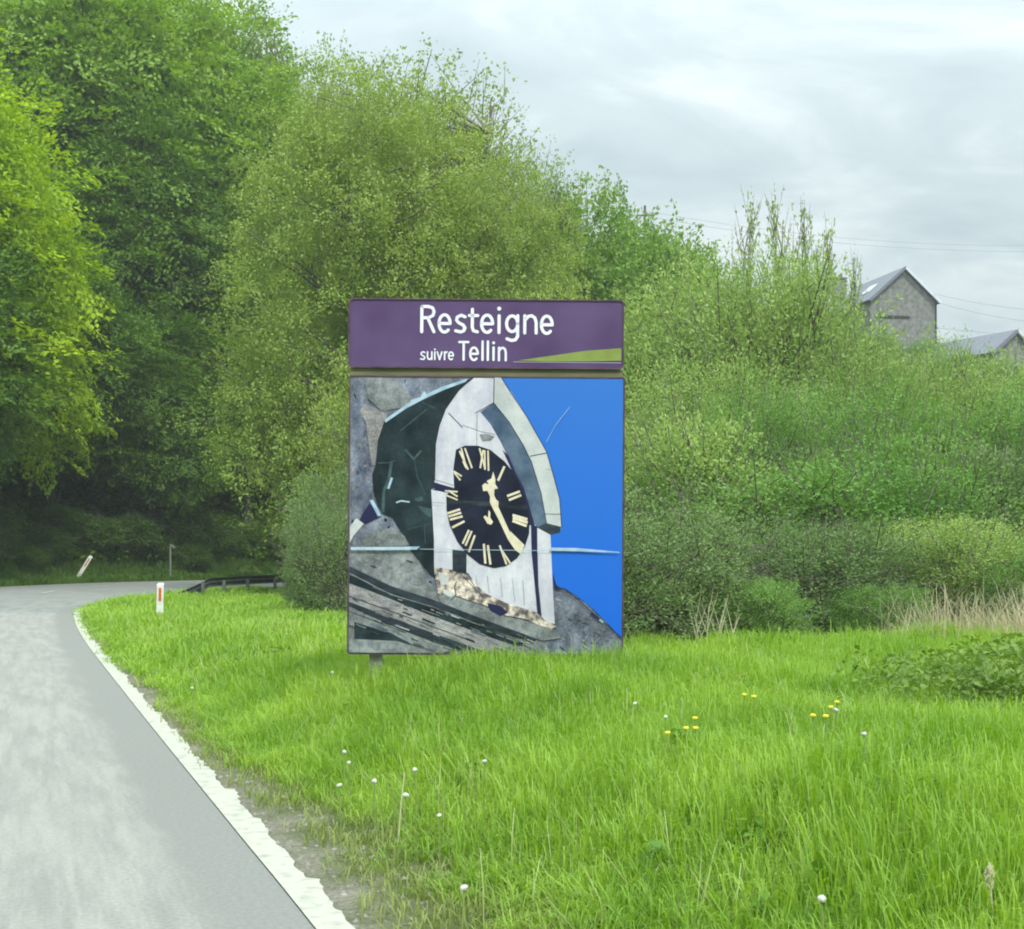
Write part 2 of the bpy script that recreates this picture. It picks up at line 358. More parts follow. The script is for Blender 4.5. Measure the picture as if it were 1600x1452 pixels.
road = tag(link('road', me), kind='structure')

# painted edge line with a ragged outer border, partly eaten by the verge
line_m = mat('road_line_paint', (.42, .425, .355, 1), (.20, .20, .18, 1), scale=11.0, detail=12, rough=.7, bump=.3, bscale=60, lo=.50, hi=.86)
def edge_line(name, path, y0, y1, side, w, ragged, n):
    p = resample(path, n); p = p[(p[:, 1] > y0) & (p[:, 1] < y1)] if not ragged else p[(p[:, 1] > y0) & (p[:, 1] < y1)]
    tg = nrm(np.gradient(p, axis=0)); rt = np.stack([tg[:, 1], -tg[:, 0]], 1) * side
    r = np.random.default_rng(5); m_ = len(p)
    if ragged: p = p + rt * w * .5
    inn = p - rt * w * .5
    k_ = np.zeros(m_); v = 0.0; hold = 0
    for i in range(m_):                           # saw-like flakes: grows outward, then breaks back
        if hold <= 0: v = r.uniform(-.035, .02); hold = r.integers(3, 14); sl = r.uniform(.0, .012)
        v += sl; hold -= 1; k_[i] = v + r.normal() * .009
    outw_ = p + rt * (w * .5 + (k_ * .6 if ragged else 0))[:, None] if ragged else p + rt * w * .5
    V = np.concatenate([np.c_[inn, np.full(m_, .008)], np.c_[outw_, np.full(m_, .008)]])
    V = V + 0
    i = np.arange(m_ - 1); Fq = np.stack([i, i + m_, i + 1 + m_, i + 1], 1)
    me = np_mesh(name, V, Fq, None, [line_m]); return tag(link(name, me), kind='structure')
edge_line('edge_line', INNER, 3.5, 51.5, 1, .155, True, 3600)
edge_line('far_edge_line', OUTER - nrm(OUTER) * 0 + np.array([.35, -.2]), 40, 112, -1, .2, False, 600)
dash = MB()
cp = smooth_path([(-18.4, 55), (-19.4, 62), (-18.9, 69), (-16.3, 75.5), (-11, 82)], 1.0)
for a0 in (0, 8, 16):
    for i in range(a0, min(a0 + 4, len(cp) - 1)):
        p, q = cp[i], cp[i + 1]; d = nrm((q - p)[None])[0]; rr = np.array([d[1], -d[0]]) * .08
        dash.add([(p[0] + rr[0], p[1] + rr[1], .045), (q[0] + rr[0], q[1] + rr[1], .045), (q[0] - rr[0], q[1] - rr[1], .045), (p[0] - rr[0], p[1] - rr[1], .045)], [(0, 1, 2, 3)])
tag(dash.build('centre_line', line_m), kind='structure')

# ------------------------------------------------------------------ the village sign
SD = 12.3; PXM = F / SD                                 # 1 m = PXM picture points at the sign
sign = empty('village_sign', (at(757, 865, SD)[0], SD, gz(at(757, 865, SD)[0], SD)), 0,
             'tall village sign with purple header over a printed clock tower picture', 'sign')
sign.rotation_euler = (R(-.6), R(.45), R(0))
BZ = CH - sign.location.z
def S(x, y, k=0):                                       # picture point -> sign plane, k = how proud of the panel face
    return ((x - 757) / PXM, -.022 - k, BZ + (HY - y) / PXM)
def rounded(x0, y0, x1, y1, r, seg=5):
    pts = []
    for cx_, cy_, a0 in ((x1 - r, y0 + r, -90), (x1 - r, y1 - r, 0), (x0 + r, y1 - r, 90), (x0 + r, y0 + r, 180)):
        for i in range(seg + 1):
            a = R(a0 + 90 * i / seg); pts.append((cx_ + r * math.cos(a), cy_ + r * math.sin(a)))
    return pts
def slab(name, pts, y0, y1, mt, parent):
    mb = MB(); n = len(pts); fr = [(S(*p)[0], y0, S(*p)[2]) for p in pts]; bk = [(v[0], y1, v[2]) for v in fr]
    mb.add(fr + bk, [tuple(reversed(range(n)))[::-1], tuple(range(n, 2 * n))[::-1]] + [(i, i + n, (i + 1) % n + n, (i + 1) % n) for i in range(n)])
    return mb.build(name, mt, parent)
purple = mat('purple_enamel', srgb(76, 54, 96), srgb(94, 74, 116), scale=1.6, rough=.32, spec=.45, bump=.03, bscale=20)
dkedge = mat('weathered_sign_edge', srgb(70, 52, 74), srgb(96, 78, 84), scale=9, rough=.6)
galv = mat('galvanised_steel', srgb(118, 122, 118), srgb(142, 146, 140), scale=14, rough=.5, metal=.3)
hp = slab('header_panel', rounded(541, 468, 970, 575, 7), -.020, .004, purple, sign)
pp = slab('picture_panel', rounded(543, 589, 972, 1023, 4), -.020, .004, galv, sign)
def rim(name, x0, y0, x1, y1, r, w, parent):
    o_ = rounded(x0, y0, x1, y1, r); i_ = rounded(x0 + w, y0 + w, x1 - w, y1 - w, max(r - w, .5)); n = len(o_); mb = MB()
    v = [(S(*p)[0], -.030, S(*p)[2]) for p in o_] + [(S(*p)[0], -.030, S(*p)[2]) for p in i_] + [(S(*p)[0], .012, S(*p)[2]) for p in o_] + [(S(*p)[0], -.0205, S(*p)[2]) for p in i_]
    fs = []
    for i in range(n):
        j = (i + 1) % n; fs += [(i, j, n + j, n + i), (i, 2 * n + i, 2 * n + j, j), (n + i, n + j, 3 * n + j, 3 * n + i)]
    mb.add(v, fs); return mb.build(name, dkedge, parent)
rim('rim', 540, 467, 971, 576, 8, 2.2, hp); rim('rim', 542, 588, 973, 1024, 5, 2.0, pp)
for xx in (586, 925):
    mb = MB(); x_ = (xx - 757) / PXM; zt = BZ + (HY - 474) / PXM
    mb.box((x_, .055, (zt - .45) / 2), (.11, .07, zt + .45)); mb.build('post', galv, sign)
for yy in (500, 555, 620, 800, 985):
    mb = MB(); mb.box((0, .012, BZ + (HY - yy) / PXM), (2.3, .014, .05)); mb.build('cross_rail', galv, sign)

mb = MB(); mb.box((-.005, .002, BZ + (HY - 582) / PXM), (2.39, .012, .062)); mb.build('gap_strip', mat('mossy_gap_board', srgb(96, 100, 72), srgb(120, 116, 90), scale=7, rough=.8, stretch=(.4, 1, 2)), sign)
# --- lettering drawn as strokes of constant width
def stroke(mb, pts, w, k=.003, mi=0, caps=True, rnd=True):
    pts = [Vector(p) for p in pts]; h = w / 2
    for i in range(len(pts) - 1):
        a, b_ = pts[i], pts[i + 1]; d = (b_ - a)
        if d.length < 1e-6: continue
        d.normalize(); nn = Vector((-d.y, d.x)) * h
        q = [a + nn, b_ + nn, b_ - nn, a - nn]
        mb.add([S(p.x, p.y, k + (i % 5) * 2e-5) for p in q], [(0, 1, 2, 3)], mi)
    if rnd:
        for i, p in enumerate(pts):
            if caps or 0 < i < len(pts) - 1:
                mb.add([S(p.x + h * math.cos(a), p.y + h * math.sin(a), k + 2e-4 + (i % 5) * 2e-5) for a in [2 * math.pi * j / 10 for j in range(10)]], [tuple(range(10))], mi)
def arc(cx_, cy_, rx, ry, a0, a1, n=14):
    return [(cx_ + rx * math.cos(R(a0 + (a1 - a0) * i / n)), cy_ - ry * math.sin(R(a0 + (a1 - a0) * i / n))) for i in range(n + 1)]
def glyph(c, x, base, xh, w_):
    """strokes of one letter; x = left side of its body, base = baseline, xh = x-height, w_ = body width"""
    cx_ = x + w_ / 2; cy_ = base - xh / 2; ry = xh / 2; rx = w_ / 2
    if c == 'e': return [[(x, cy_), (x + w_, cy_)], arc(cx_, cy_, rx, ry, 0, 312, 18)]
    if c == 's': return [[(x + w_ * .95, base - xh * .9), (x + w_ * .55, base - xh), (x + w_ * .15, base - xh * .88), (x + w_ * .08, base - xh * .7), (x + w_ * .3, base - xh * .55), (x + w_ * .75, base - xh * .42), (x + w_ * .95, base - xh * .25), (x + w_ * .82, base - xh * .07), (x + w_ * .5, base), (x, base - xh * .07)]]
    if c == 'i': return [[(cx_, base - xh), (cx_, base)]]
    if c == 'n': return [[(x, base), (x, base - xh)], [(x, base - xh * .72), (x + w_ * .3, base - xh * .96), (x + w_ * .6, base - xh), (x + w_ * .88, base - xh * .88), (x + w_, base - xh * .62), (x + w_, base)]]
    if c == 'u': return [[(x + w_, base - xh), (x + w_, base)], [(x, base - xh), (x, base - xh * .32), (x + w_ * .2, base - xh * .05), (x + w_ * .5, base), (x + w_, base - xh * .25)]]
    if c == 'v': return [[(x, base - xh), (cx_, base), (x + w_, base - xh)]]
    if c == 'r': return [[(x, base - xh), (x, base)], [(x, base - xh * .65), (x + w_ * .5, base - xh * .97), (x + w_, base - xh)]]
    if c == 'l': return [[(cx_, base - xh), (cx_, base)]]
    if c == 'g': return [arc(cx_, base - xh * .52, rx, xh * .46, 0, 360, 20), [(x + w_, base - xh), (x + w_, base + xh * .22), (x + w_ * .8, base + xh * .42), (x + w_ * .45, base + xh * .46), (x + w_ * .05, base + xh * .36)]]
Q = lambda X, Y: (640 + X * .2125, 460 + Y * .2125)
ink = mat('white_lettering', srgb(238, 240, 246), srgb(220, 222, 235), scale=6, rough=.4)
mb = MB()
def put(sts, w, dots=()):
    for s_ in sts: stroke(mb, [Q(*p) for p in s_], w * .2125)
    for (dx, dy, dr) in dots: mb.add([S(*(Q(dx + dr * math.cos(a), dy + dr * math.sin(a))), .0035) for a in [2 * math.pi * j / 12 for j in range(12)]], [tuple(range(12))])
W1 = 23
put([[(68, 92), (68, 278)], [(68, 92), (118, 92), (148, 102), (158, 130), (150, 158), (120, 174), (68, 176)], [(112, 176), (158, 278)]], W1)
put(glyph('e', 195, 280, 128, 82), W1); put(glyph('s', 318, 278, 124, 72), W1)
put([[(440, 110), (440, 240), (448, 268), (478, 276)], [(418, 156), (480, 156)]], W1)
put(glyph('e', 508, 280, 128, 82), W1); put([[(637, 156), (637, 280)]], W1, [(637, 104, 15)])
put(glyph('g', 692, 280, 126, 82), W1); put(glyph('n', 826, 282, 128, 84), W1); put(glyph('e', 948, 284, 128, 80), W1)
W2 = 17
put([[(345, 352), (412, 352)], [(378, 352), (378, 482)]], W2); put(glyph('e', 426, 484, 92, 56), W2)
put([[(517, 346), (517, 482)], [(556, 346), (556, 482)], [(598, 390), (598, 482)]], W2, [(598, 356, 11)])
put(glyph('n', 638, 484, 92, 50), W2)
W3 = 11
put(glyph('s', 62, 482, 56, 32), W3); put(glyph('u', 112, 482, 56, 32), W3); put([[(166, 426), (166, 482)]], W3, [(166, 408, 7)])
put(glyph('v', 184, 482, 56, 34), W3); put(glyph('r', 238, 482, 56, 18), W3); put(glyph('e', 268, 482, 56, 34), W3)
mb.build('lettering', ink, hp)
mb = MB()
pl = [(805, 563), (835, 558.5), (865, 554), (910, 547), (967, 542.5), (967, 562), (910, 563.6), (850, 564)]
mb.add([S(*p, .001) for p in pl], [tuple(range(len(pl)))]); mb.build('green_swoosh', mat('swoosh_green', srgb(122, 138, 66), srgb(134, 150, 80), scale=8, rough=.4), hp)
mb = MB(); stroke(mb, [(798, 565.2), (967, 565.6)], 1.0, .0012, rnd=False); mb.build('swoosh_line', mat('swoosh_pale', srgb(170, 168, 180), rough=.4), hp)

# --- the printed picture: flat layers of ink on the panel
PR = [mat('print_slate', srgb(86, 93, 112), srgb(130, 137, 152), scale=9, rough=.38, stretch=(1, 1, .6), detail=9),
      mat('print_dark', srgb(20, 32, 38), srgb(40, 55, 60), scale=5, rough=.32),
      mat('print_white', srgb(186, 186, 202), srgb(202, 203, 212), scale=7, rough=.4, stretch=(1.6, 1, .4)),
      mat('print_shadow_blue', srgb(62, 82, 108), srgb(92, 110, 132), scale=6, rough=.38),
      mat('print_clock_navy', srgb(20, 26, 42), srgb(34, 38, 58), scale=5, rough=.3),
      mat('print_cream', srgb(204, 194, 164), srgb(224, 216, 194), scale=14, rough=.4),
      mat('print_rubble', srgb(96, 88, 92), srgb(214, 202, 188), scale=17, rough=.45, detail=8, lo=.4, hi=.6),
      mat('print_black', srgb(24, 32, 40), srgb(52, 62, 72), scale=12, rough=.38, stretch=(.4, 1, 1.4)),
      mat('print_pale_wall', srgb(124, 124, 130), srgb(160, 157, 158), scale=16, rough=.4, stretch=(.5, 1, 1.6), detail=8),
      mat('print_grey_slate', srgb(102, 108, 112), srgb(136, 142, 144), scale=18, rough=.4, detail=9),
      mat('print_pale_and_seam_glint', srgb(176, 198, 214), srgb(140, 172, 196), scale=10, rough=.3),
      mat('print_indigo', srgb(36, 38, 74), rough=.35),
      mat('print_green_grime', srgb(50, 74, 76), srgb(70, 92, 92), scale=20, rough=.4),
      mat('print_band', srgb(178, 184, 186), srgb(194, 198, 198), scale=6, rough=.4)]
for q, amt, fs in ((0, .75, 40), (1, .5, 30), (2, .16, 26), (3, .3, 30), (4, .4, 30), (6, .6, 60), (7, .5, 50), (8, .55, 55), (9, .6, 60), (13, .15, 30)):
    t = PR[q].node_tree; b = t.nodes['Principled BSDF']; src = b.inputs['Base Color'].links[0].from_socket
    co = tn(t, 'ShaderNodeTexCoord'); nf = tn(t, 'ShaderNodeTexNoise', Scale=float(fs), Detail=6.0, Roughness=.75, Distortion=.6); nl = tn(t, 'ShaderNodeTexNoise', Scale=2.6, Detail=3.0)
    t.links.new(co.outputs['Object'], nf.inputs['Vector']); t.links.new(co.outputs['Object'], nl.inputs['Vector'])
    ad = tn(t, 'ShaderNodeMath', operation='ADD'); t.links.new(nf.outputs[0], ad.inputs[0]); t.links.new(nl.outputs[0], ad.inputs[1])
    mr_ = tn(t, 'ShaderNodeMapRange'); mr_.inputs[1].default_value = .72; mr_.inputs[2].default_value = 1.28; mr_.inputs[3].default_value = 1 - amt; mr_.inputs[4].default_value = 1 + amt; t.links.new(ad.outputs[0], mr_.inputs[0])
    sv = tn(t, 'ShaderNodeVectorMath', operation='SCALE'); t.links.new(src, sv.inputs[0]); t.links.new(mr_.outputs[0], sv.inputs['Scale']); t.links.new(sv.outputs[0], b.inputs['Base Color'])
# blue sky print with its own gradient
bs = bpy.data.materials.new('print_blue_sky'); bs.use_nodes = True; t = bs.node_tree; b = t.nodes['Principled BSDF']; b.inputs['Roughness'].default_value = .3
tco = tn(t, 'ShaderNodeTexCoord'); sx = tn(t, 'ShaderNodeSeparateXYZ'); t.links.new(tco.outputs['Object'], sx.inputs[0])
m1 = tn(t, 'ShaderNodeMapRange'); m1.inputs[1].default_value = S(0, 1000)[2]; m1.inputs[2].default_value = S(0, 590)[2]; t.links.new(sx.outputs[2], m1.inputs[0])
rp = tn(t, 'ShaderNodeValToRGB'); rp.color_ramp.elements[0].color = srgb(6, 98, 212); rp.color_ramp.elements[1].color = srgb(44, 112, 200); t.links.new(m1.outputs[0], rp.inputs[0])
t.links.new(rp.outputs[0], b.inputs['Base Color']); PR.append(bs)
SL, DK, WH, SB, NV, CRM, RB, BK, PW, GS, CRS, IND, GG, BD, BL = range(15)
mb = MB(); LAY = [0]
def poly(pts, mi):
    LAY[0] += 1; k_ = .0004 + LAY[0] * .00009
    n = len(pts); vs = [S(x, y, k_) for x, y in pts]
    # triangulate (concave outlines) via mathutils
    from mathutils.geometry import tessellate_polygon
    tri = tessellate_polygon([[Vector((x, y, 0)) for x, y in pts]])
    mb.add(vs, [tuple(tr_) for tr_ in tri], mi)
def line(pts, w, mi): 
    LAY[0] += 1; stroke(mb, pts, w, .0004 + LAY[0] * .00009, mi, rnd=False)
ZA = lambda *p: [(660 + x * .2204, 580 + y * .2204) for x, y in p]
Z2 = lambda *p: [(520 + x * .3, 750 + y * .3) for x, y in p]
ZC = lambda *p: [(530 + x * .1929, 580 + y * .1929) for x, y in p]
poly([(545, 591), (970, 591), (970, 1021), (545, 1021)], SL)
poly(Z2((84, 380), (240, 250), (420, 380), (560, 640), (1100, 830), (1130, 903), (84, 903)), GS)
rf = random.Random(9)
for i in range(330):
    LAY[0] = 2 + i % 50
    if i < 150: x_, y_, dx, dy = rf.uniform(548, 690), rf.uniform(594, 850), rf.uniform(4, 13), rf.uniform(2, 7); an = rf.uniform(1.0, 2.2)
    else: x_, y_, dx, dy = rf.uniform(548, 960), rf.uniform(850, 1018), rf.uniform(5, 18), rf.uniform(1, 4); an = rf.uniform(-.1, -.7) * -1
    ca, sa = math.cos(an), math.sin(an); q = [(-.5, -.2), (.1, -.5), (.5, .1), (.0, .5), (-.4, .3)]
    pts = [(min(968, max(547, x_ + (u * dx) * ca - (v * dy) * sa)), min(1020, max(593, y_ + (u * dx) * sa + (v * dy) * ca))) for u, v in q]
    poly(pts, rf.choice([SL, SL, GS, GS, PW, SB, DK] if i < 150 else [GS, GS, SL, PW, DK, BK]))
LAY[0] = 60
poly([(774, 591), (970, 591), (970, 996), (948, 972), (925, 950), (900, 930), (880, 918), (864, 918), (855, 880), (850, 800), (820, 720), (790, 640)], BL)
poly(ZC((150, 330), (190, 270), (260, 300), (380, 360), (350, 410), (300, 560), (275, 770), (250, 770), (215, 540), (200, 420)), PW)
poly(ZC((180, 60), (420, 60), (560, 200), (640, 250), (500, 300), (330, 330), (220, 230)), GS)
poly([(722, 594), (740, 592), (700, 640), (690, 660), (681, 690), (678, 740), (681, 800), (681, 905), (672, 900), (655, 879), (640, 861), (638, 850), (621, 827), (611, 810), (596, 805), (588, 792), (581, 769), (579, 744), (585, 727), (588, 688), (597, 661), (630, 638), (660, 622), (690, 608)], DK)
poly([(598, 657), (632, 633), (660, 618), (690, 604), (728, 591.5), (724, 597), (690, 610), (660, 624), (632, 639), (599, 662)], CRS)
poly(ZC((560, 240), (640, 215), (670, 165), (690, 190), (680, 225), (560, 270)), CRS)
line(ZC((480, 490), (690, 315)), 1.6, GG); line(ZC((650, 255), (760, 305)), 1.2, GG)
line(ZC((300, 752), (380, 750), (440, 728)), 1.3, GG)
line(ZC((410, 740), (392, 880), (350, 980), (345, 1150)), 4.5, GG); line(ZC((415, 870), (385, 960)), 3.5, CRS)
line(ZC((450, 1072), (490, 1057), (560, 1066)), 2.2, CRS)
poly(ZC((600, 1040), (660, 1020), (670, 1050), (620, 1065)), GG); poly(ZC((620, 1095), (740, 1120), (735, 1190), (680, 1160)), GG)
line(ZC((590, 700), (620, 860), (690, 1010)), 1.2, GG); line(ZC((520, 640), (590, 720), (650, 650)), 3.0, GG)
line(ZC((680, 1240), (690, 1400)), 1.0, GG); line(ZC((540, 1290), (730, 1240)), 1.0, GG)
poly(ZC((235, 1080), (170, 1180), (150, 1230), (210, 1245), (330, 1185)), IND); poly(ZC((235, 1055), (265, 1050), (330, 1178), (305, 1185)), CRS)
poly(ZC((78, 1270), (130, 1200), (190, 1245), (110, 1340), (78, 1400)), BD)
poly(ZC((330, 1300), (420, 1270), (520, 1340), (560, 1420), (300, 1430), (280, 1370)), GS)
# white front wall, gable arch and right roof edge
poly([(737, 591), (779, 591), (795, 612), (820, 650), (851, 706), (861, 745), (872, 780), (875, 825), (872, 829), (858, 832), (862, 910), (866, 974), (853, 972), (838, 957), (790, 942), (754, 927), (730, 908), (678, 898), (677, 884), (676.5, 844), (671.5, 766), (676.5, 764), (676.5, 752), (677.6, 695), (683, 666), (693, 640), (713, 611)], WH)
poly(ZA((490, 45), (545, 48), (610, 150), (725, 320), (865, 570), (915, 740), (960, 900), (975, 1105), (880, 1090), (830, 860), (760, 640), (700, 520), (600, 360), (490, 225)), BD)
poly(ZA((395, 290), (490, 225), (600, 360), (700, 520), (760, 640), (830, 860), (870, 1085), (800, 1105), (740, 1010), (720, 930), (690, 830), (640, 740), (590, 600), (540, 500), (470, 380)), SB)
poly(ZA((555, 560), (600, 600), (650, 720), (710, 830), (750, 960), (790, 1100), (750, 1090), (730, 1010), (715, 930), (680, 830), (640, 745)), IND)
poly(ZA((800, 1105), (870, 1075), (975, 1100), (965, 1140), (900, 1158)), BK)
poly(ZA((75, 792), (213, 832), (212, 866), (150, 862), (55, 845), (75, 838)), IND)
line(ZA((80, 775), (210, 812)), .8, BK)
line(ZA((492, 45), (490, 225), (360, 300)), 1.3, BK); line(ZA((490, 225), (600, 360), (700, 520), (760, 640), (830, 860), (872, 1080)), 1.2, IND)
line(ZA((750, 602), (868, 578)), 1.5, BK); line(ZA((170, 300), (270, 402)), 1.4, BK); line(ZA((270, 385), (400, 430), (500, 450)), .8, GG)
line(ZA((372, 305), (372, 525)), .9, GS); poly(ZA((390, 450), (440, 445), (500, 465), (470, 495), (410, 500)), GS)
line(ZA((860, 1010), (968, 1012)), 1.0, GG); line(ZA((860, 690), (900, 700)), .8, GS)
line(ZA((545, 48), (610, 150), (725, 320), (868, 570), (918, 740), (962, 900), (978, 1105)), 1.2, IND)
line(ZA((345, 42), (240, 140), (150, 270), (105, 390), (80, 520), (76, 780)), 1.5, BK)
# rubble foot, box, downpipe
poly(Z2((528, 455), (620, 470), (700, 485), (740, 540), (790, 590), (900, 640), (1060, 688), (1110, 735), (1165, 760), (1130, 778), (1000, 722), (900, 705), (860, 680), (780, 650), (640, 605), (600, 632), (545, 592), (530, 510)), RB)
poly(Z2((540, 600), (640, 610), (780, 655), (900, 710), (1000, 730), (1160, 780), (1190, 820), (1090, 835), (800, 735), (560, 640)), GS)
poly(Z2((800, 640), (870, 655), (910, 690), (870, 710), (815, 680)), IND)
poly(Z2((545, 480), (590, 500), (600, 545), (560, 550)), BD); poly(Z2((575, 570), (630, 590), (610, 612), (570, 590)), BD)
line(Z2((610, 630), (640, 600), (630, 560), (640, 530)), 1.4, BK); line(Z2((690, 490), (760, 590)), 1.5, GS); line(Z2((650, 480), (730, 560), (780, 610)), 1.0, BK)
poly(Z2((618, 365), (692, 372), (692, 492), (620, 476)), BK); line(Z2((655, 385), (657, 480)), 1.2, DK)
poly(Z2((1025, 232), (1058, 240), (1062, 500), (1085, 712), (1062, 690), (1045, 520), (1030, 380)), IND)
line(Z2((1060, 380), (1066, 560), (1082, 700)), 1.0, BK)
for q in ((740, 500, 750, 570), (800, 500, 812, 590), (870, 510, 880, 610), (930, 510, 945, 630), (985, 520, 995, 650)): line(Z2(q[:2], q[2:]), .7, GS)
# clock
poly(ZA((225, 560), (290, 530), (380, 530), (470, 560), (570, 640), (620, 700), (660, 770), (710, 880), (738, 960), (752, 1050), (748, 1150), (720, 1240), (665, 1325), (585, 1382), (500, 1397), (400, 1370), (310, 1300), (240, 1210), (185, 1095), (162, 980), (160, 880), (215, 832), (208, 700)), NV)
line(ZA((165, 930), (500, 945), (735, 965)), 6.5, BK); line(ZA((250, 900), (420, 905)), 1.0, DK)
def num(w, *segs):
    for s_ in segs: line(ZA(s_[:2], s_[2:]), w, CRM)
num(2.6, (250, 568, 312, 700), (262, 548, 300, 690), (288, 548, 340, 690), (275, 640, 300, 690))
num(2.6, (392, 548, 432, 690), (418, 560, 398, 690), (428, 562, 432, 700), (452, 565, 457, 708))
num(3.6, (570, 675, 525, 777)); num(3.6, (590, 886, 680, 852), (602, 914, 690, 878))
num(4.2, (630, 1020, 735, 1050), (632, 1040, 737, 1072), (630, 1060, 730, 1096))
num(2.8, (540, 1235, 590, 1370), (556, 1270, 618, 1365)); num(3.4, (428, 1225, 440, 1365), (456, 1235, 476, 1372))
num(3.0, (322, 1128, 278, 1225), (342, 1135, 298, 1240), (364, 1165, 322, 1285))
num(3.4, (168, 1012, 258, 982), (176, 1034, 266, 1006), (186, 1056, 276, 1032), (202, 1112, 290, 1066))
num(2.4, (150, 852, 240, 858), (160, 884, 240, 915), (172, 850, 240, 892), (210, 712, 268, 748), (214, 722, 258, 776))
poly(ZA((612, 1132), (716, 1232), (690, 1300), (636, 1240)), CRM)
poly(ZA((490, 712), (506, 765), (505, 800), (525, 832), (500, 838), (498, 880), (512, 910), (530, 925), (528, 962), (560, 1030), (625, 1170), (690, 1296), (650, 1268), (600, 1196), (530, 1050), (485, 965), (468, 930), (470, 890), (450, 850), (420, 852), (413, 812), (432, 795), (460, 805), (445, 780), (478, 762)), PR and CRM)
poly(ZA((460, 985), (472, 1000), (472, 1040), (492, 1070), (478, 1090), (452, 1082), (438, 1058), (424, 1034), (438, 1024), (456, 1040)), CRM)
# lower roof edge and gutters
poly(Z2((84, 545), (250, 605), (500, 705), (740, 790), (960, 870), (900, 900), (760, 890), (400, 760), (84, 640)), PW)
poly(Z2((84, 455), (300, 556), (520, 626), (800, 732), (1062, 825), (1045, 842), (800, 768), (500, 660), (300, 592), (84, 486)), BK)
poly(Z2((84, 500), (250, 560), (500, 668), (760, 762), (1010, 852), (960, 856), (740, 790), (500, 705), (250, 604), (84, 542)), DK)
line(Z2((84, 492), (300, 600), (520, 664), (800, 770)), 1.4, GS); line(Z2((84, 612), (400, 722), (740, 846)), 1.5, BK)
poly(Z2((84, 640), (390, 752), (800, 896), (720, 898), (350, 782), (84, 664)), BK)
poly(Z2((84, 664), (350, 782), (640, 890), (560, 902), (84, 760)), GS); line(Z2((84, 690), (380, 800)), 1.3, BK); line(Z2((400, 740), (760, 880)), 2.2, GS)
poly(Z2((112, 745), (300, 800), (440, 872), (420, 880), (115, 835)), DK); poly(Z2((84, 832), (330, 842), (560, 903), (84, 903)), GS)
poly(Z2((1140, 480), (1160, 545), (1200, 572), (1150, 566)), IND)
line(Z2((1195, 560), (1280, 625), (1350, 690), (1430, 755), (1498, 815)), 1.6, IND); line(Z2((1340, 690), (1390, 725)), 3.0, IND); line(Z2((1385, 722), (1405, 738)), 2.6, CRS)
for i in range(120):
    x_ = rf.uniform(550, 830); t0 = (x_ - 545) / 285; y_ = rf.uniform(900 + t0 * 96, min(1018, 985 + t0 * 60)); dx, dy = rf.uniform(5, 22), rf.uniform(.6, 2.2)
    line([(x_, y_), (min(966, x_ + dx), min(1019, y_ + dx * .38))], dy, rf.choice([GS, GS, PW, SL, DK, GG]))
# panel seam catching light, painted as pale strips; creases and scuffs of the foil
poly([(547, 857), (600, 856), (655, 855), (650, 860), (600, 861), (547, 861)], CRS)
poly([(858, 855), (900, 855.5), (966, 861), (966, 862.5), (900, 860.5), (858, 860)], CRS); line([(655, 859), (858, 860)], .9, CRS)
line(ZA((865, 500), (930, 380), (1030, 250)), .7, CRS); line(ZA((60, 935), (150, 940)), .8, GS)
mb.build('printed_picture', PR, pp)

# ------------------------------------------------------------------ roadside posts
white_pl = mat('white_plastic', (.74, .75, .72, 1), (.55, .58, .5, 1), scale=9, rough=.45, lo=.45, hi=.8)
grey_pl = mat('grey_plastic_foot', (.42, .47, .38, 1), (.6, .62, .56, 1), scale=16, rough=.6)  # greyer plastic for the lower part of the post
refl = mat('orange_reflector', (.62, .16, .04, 1), (.5, .10, .03, 1), scale=30, rough=.2)
blk = mat('dark_rubber', (.05, .03, .03, 1), rough=.6)
def delineator(x, y, lean, label, hgt=1.0, w=.15, face=0):
    o = empty('marker_post', (x, y, gz(x, y) - .02), 0, label, 'marker post'); o.rotation_euler = (R(lean[0]), R(lean[1]), face)
    mb = MB(); d = .045
    prof = [(-w / 2, -d), (w / 2, -d), (w / 2 - .02, d), (-w / 2 + .02, d)]
    zs = [0, .28 * hgt]
    def pr(z0, z1, slope=0, s0=1.0, s1=1.0): 
        m2 = MB(); v = [(a * s0, b_ * s0, z0) for a, b_ in prof] + [(a * s1, b_ * s1, z1 + (slope * (1 if b_ > 0 else -1))) for a, b_ in prof]
        m2.add(v, [(0, 3, 2, 1), (4, 5, 6, 7)] + [(i, (i + 1) % 4, (i + 1) % 4 + 4, i + 4) for i in range(4)]); return m2
    pr(0, .34 * hgt, s0=1.08, s1=1.02).build('foot', grey_pl, o); pr(.34 * hgt, hgt, .02).build('shaft', white_pl, o)
    m3 = MB(); m3.box((0, -d - .006, hgt * .76), (.06, .012, .30 * hgt)); m3.build('reflector', refl, o)
    m4 = MB(); m4.box((-w / 2 - .006, 0, hgt * .78), (.012, .06, .3)); m4.build('edge_strip', blk, o)
    return o
x, y, z = hit(250, 979)
delineator(x, y, (0, 1), 'upright white marker post with orange reflector in the grass inside the bend', hgt=.98, w=.155)
x, y, z = (-21.9 - .9, 80.5, 0)
delineator(-24.0, 77.3, (0, 31), 'leaning white marker post across the road below the dark trees', hgt=1.65, w=.2, face=.2)
p = (-20.15, 83.0); o = empty('road_sign_pole', (p[0] , p[1], gz(*p) - .05), 0, 'thin grey pole with a small sign seen edge-on across the road', 'sign pole')
mb = MB(); mb.tube([(0, 0, 0), (0, 0, 2.15)], .06, 8); mb.build('pole', galv, o)
from mathutils import Matrix
mb = MB(); mb.box((.16, -.07, 2.12), (.34, .03, .12), rot=Matrix.Rotation(R(35), 3, 'Y')); mb.build('sign_plate', galv, o)

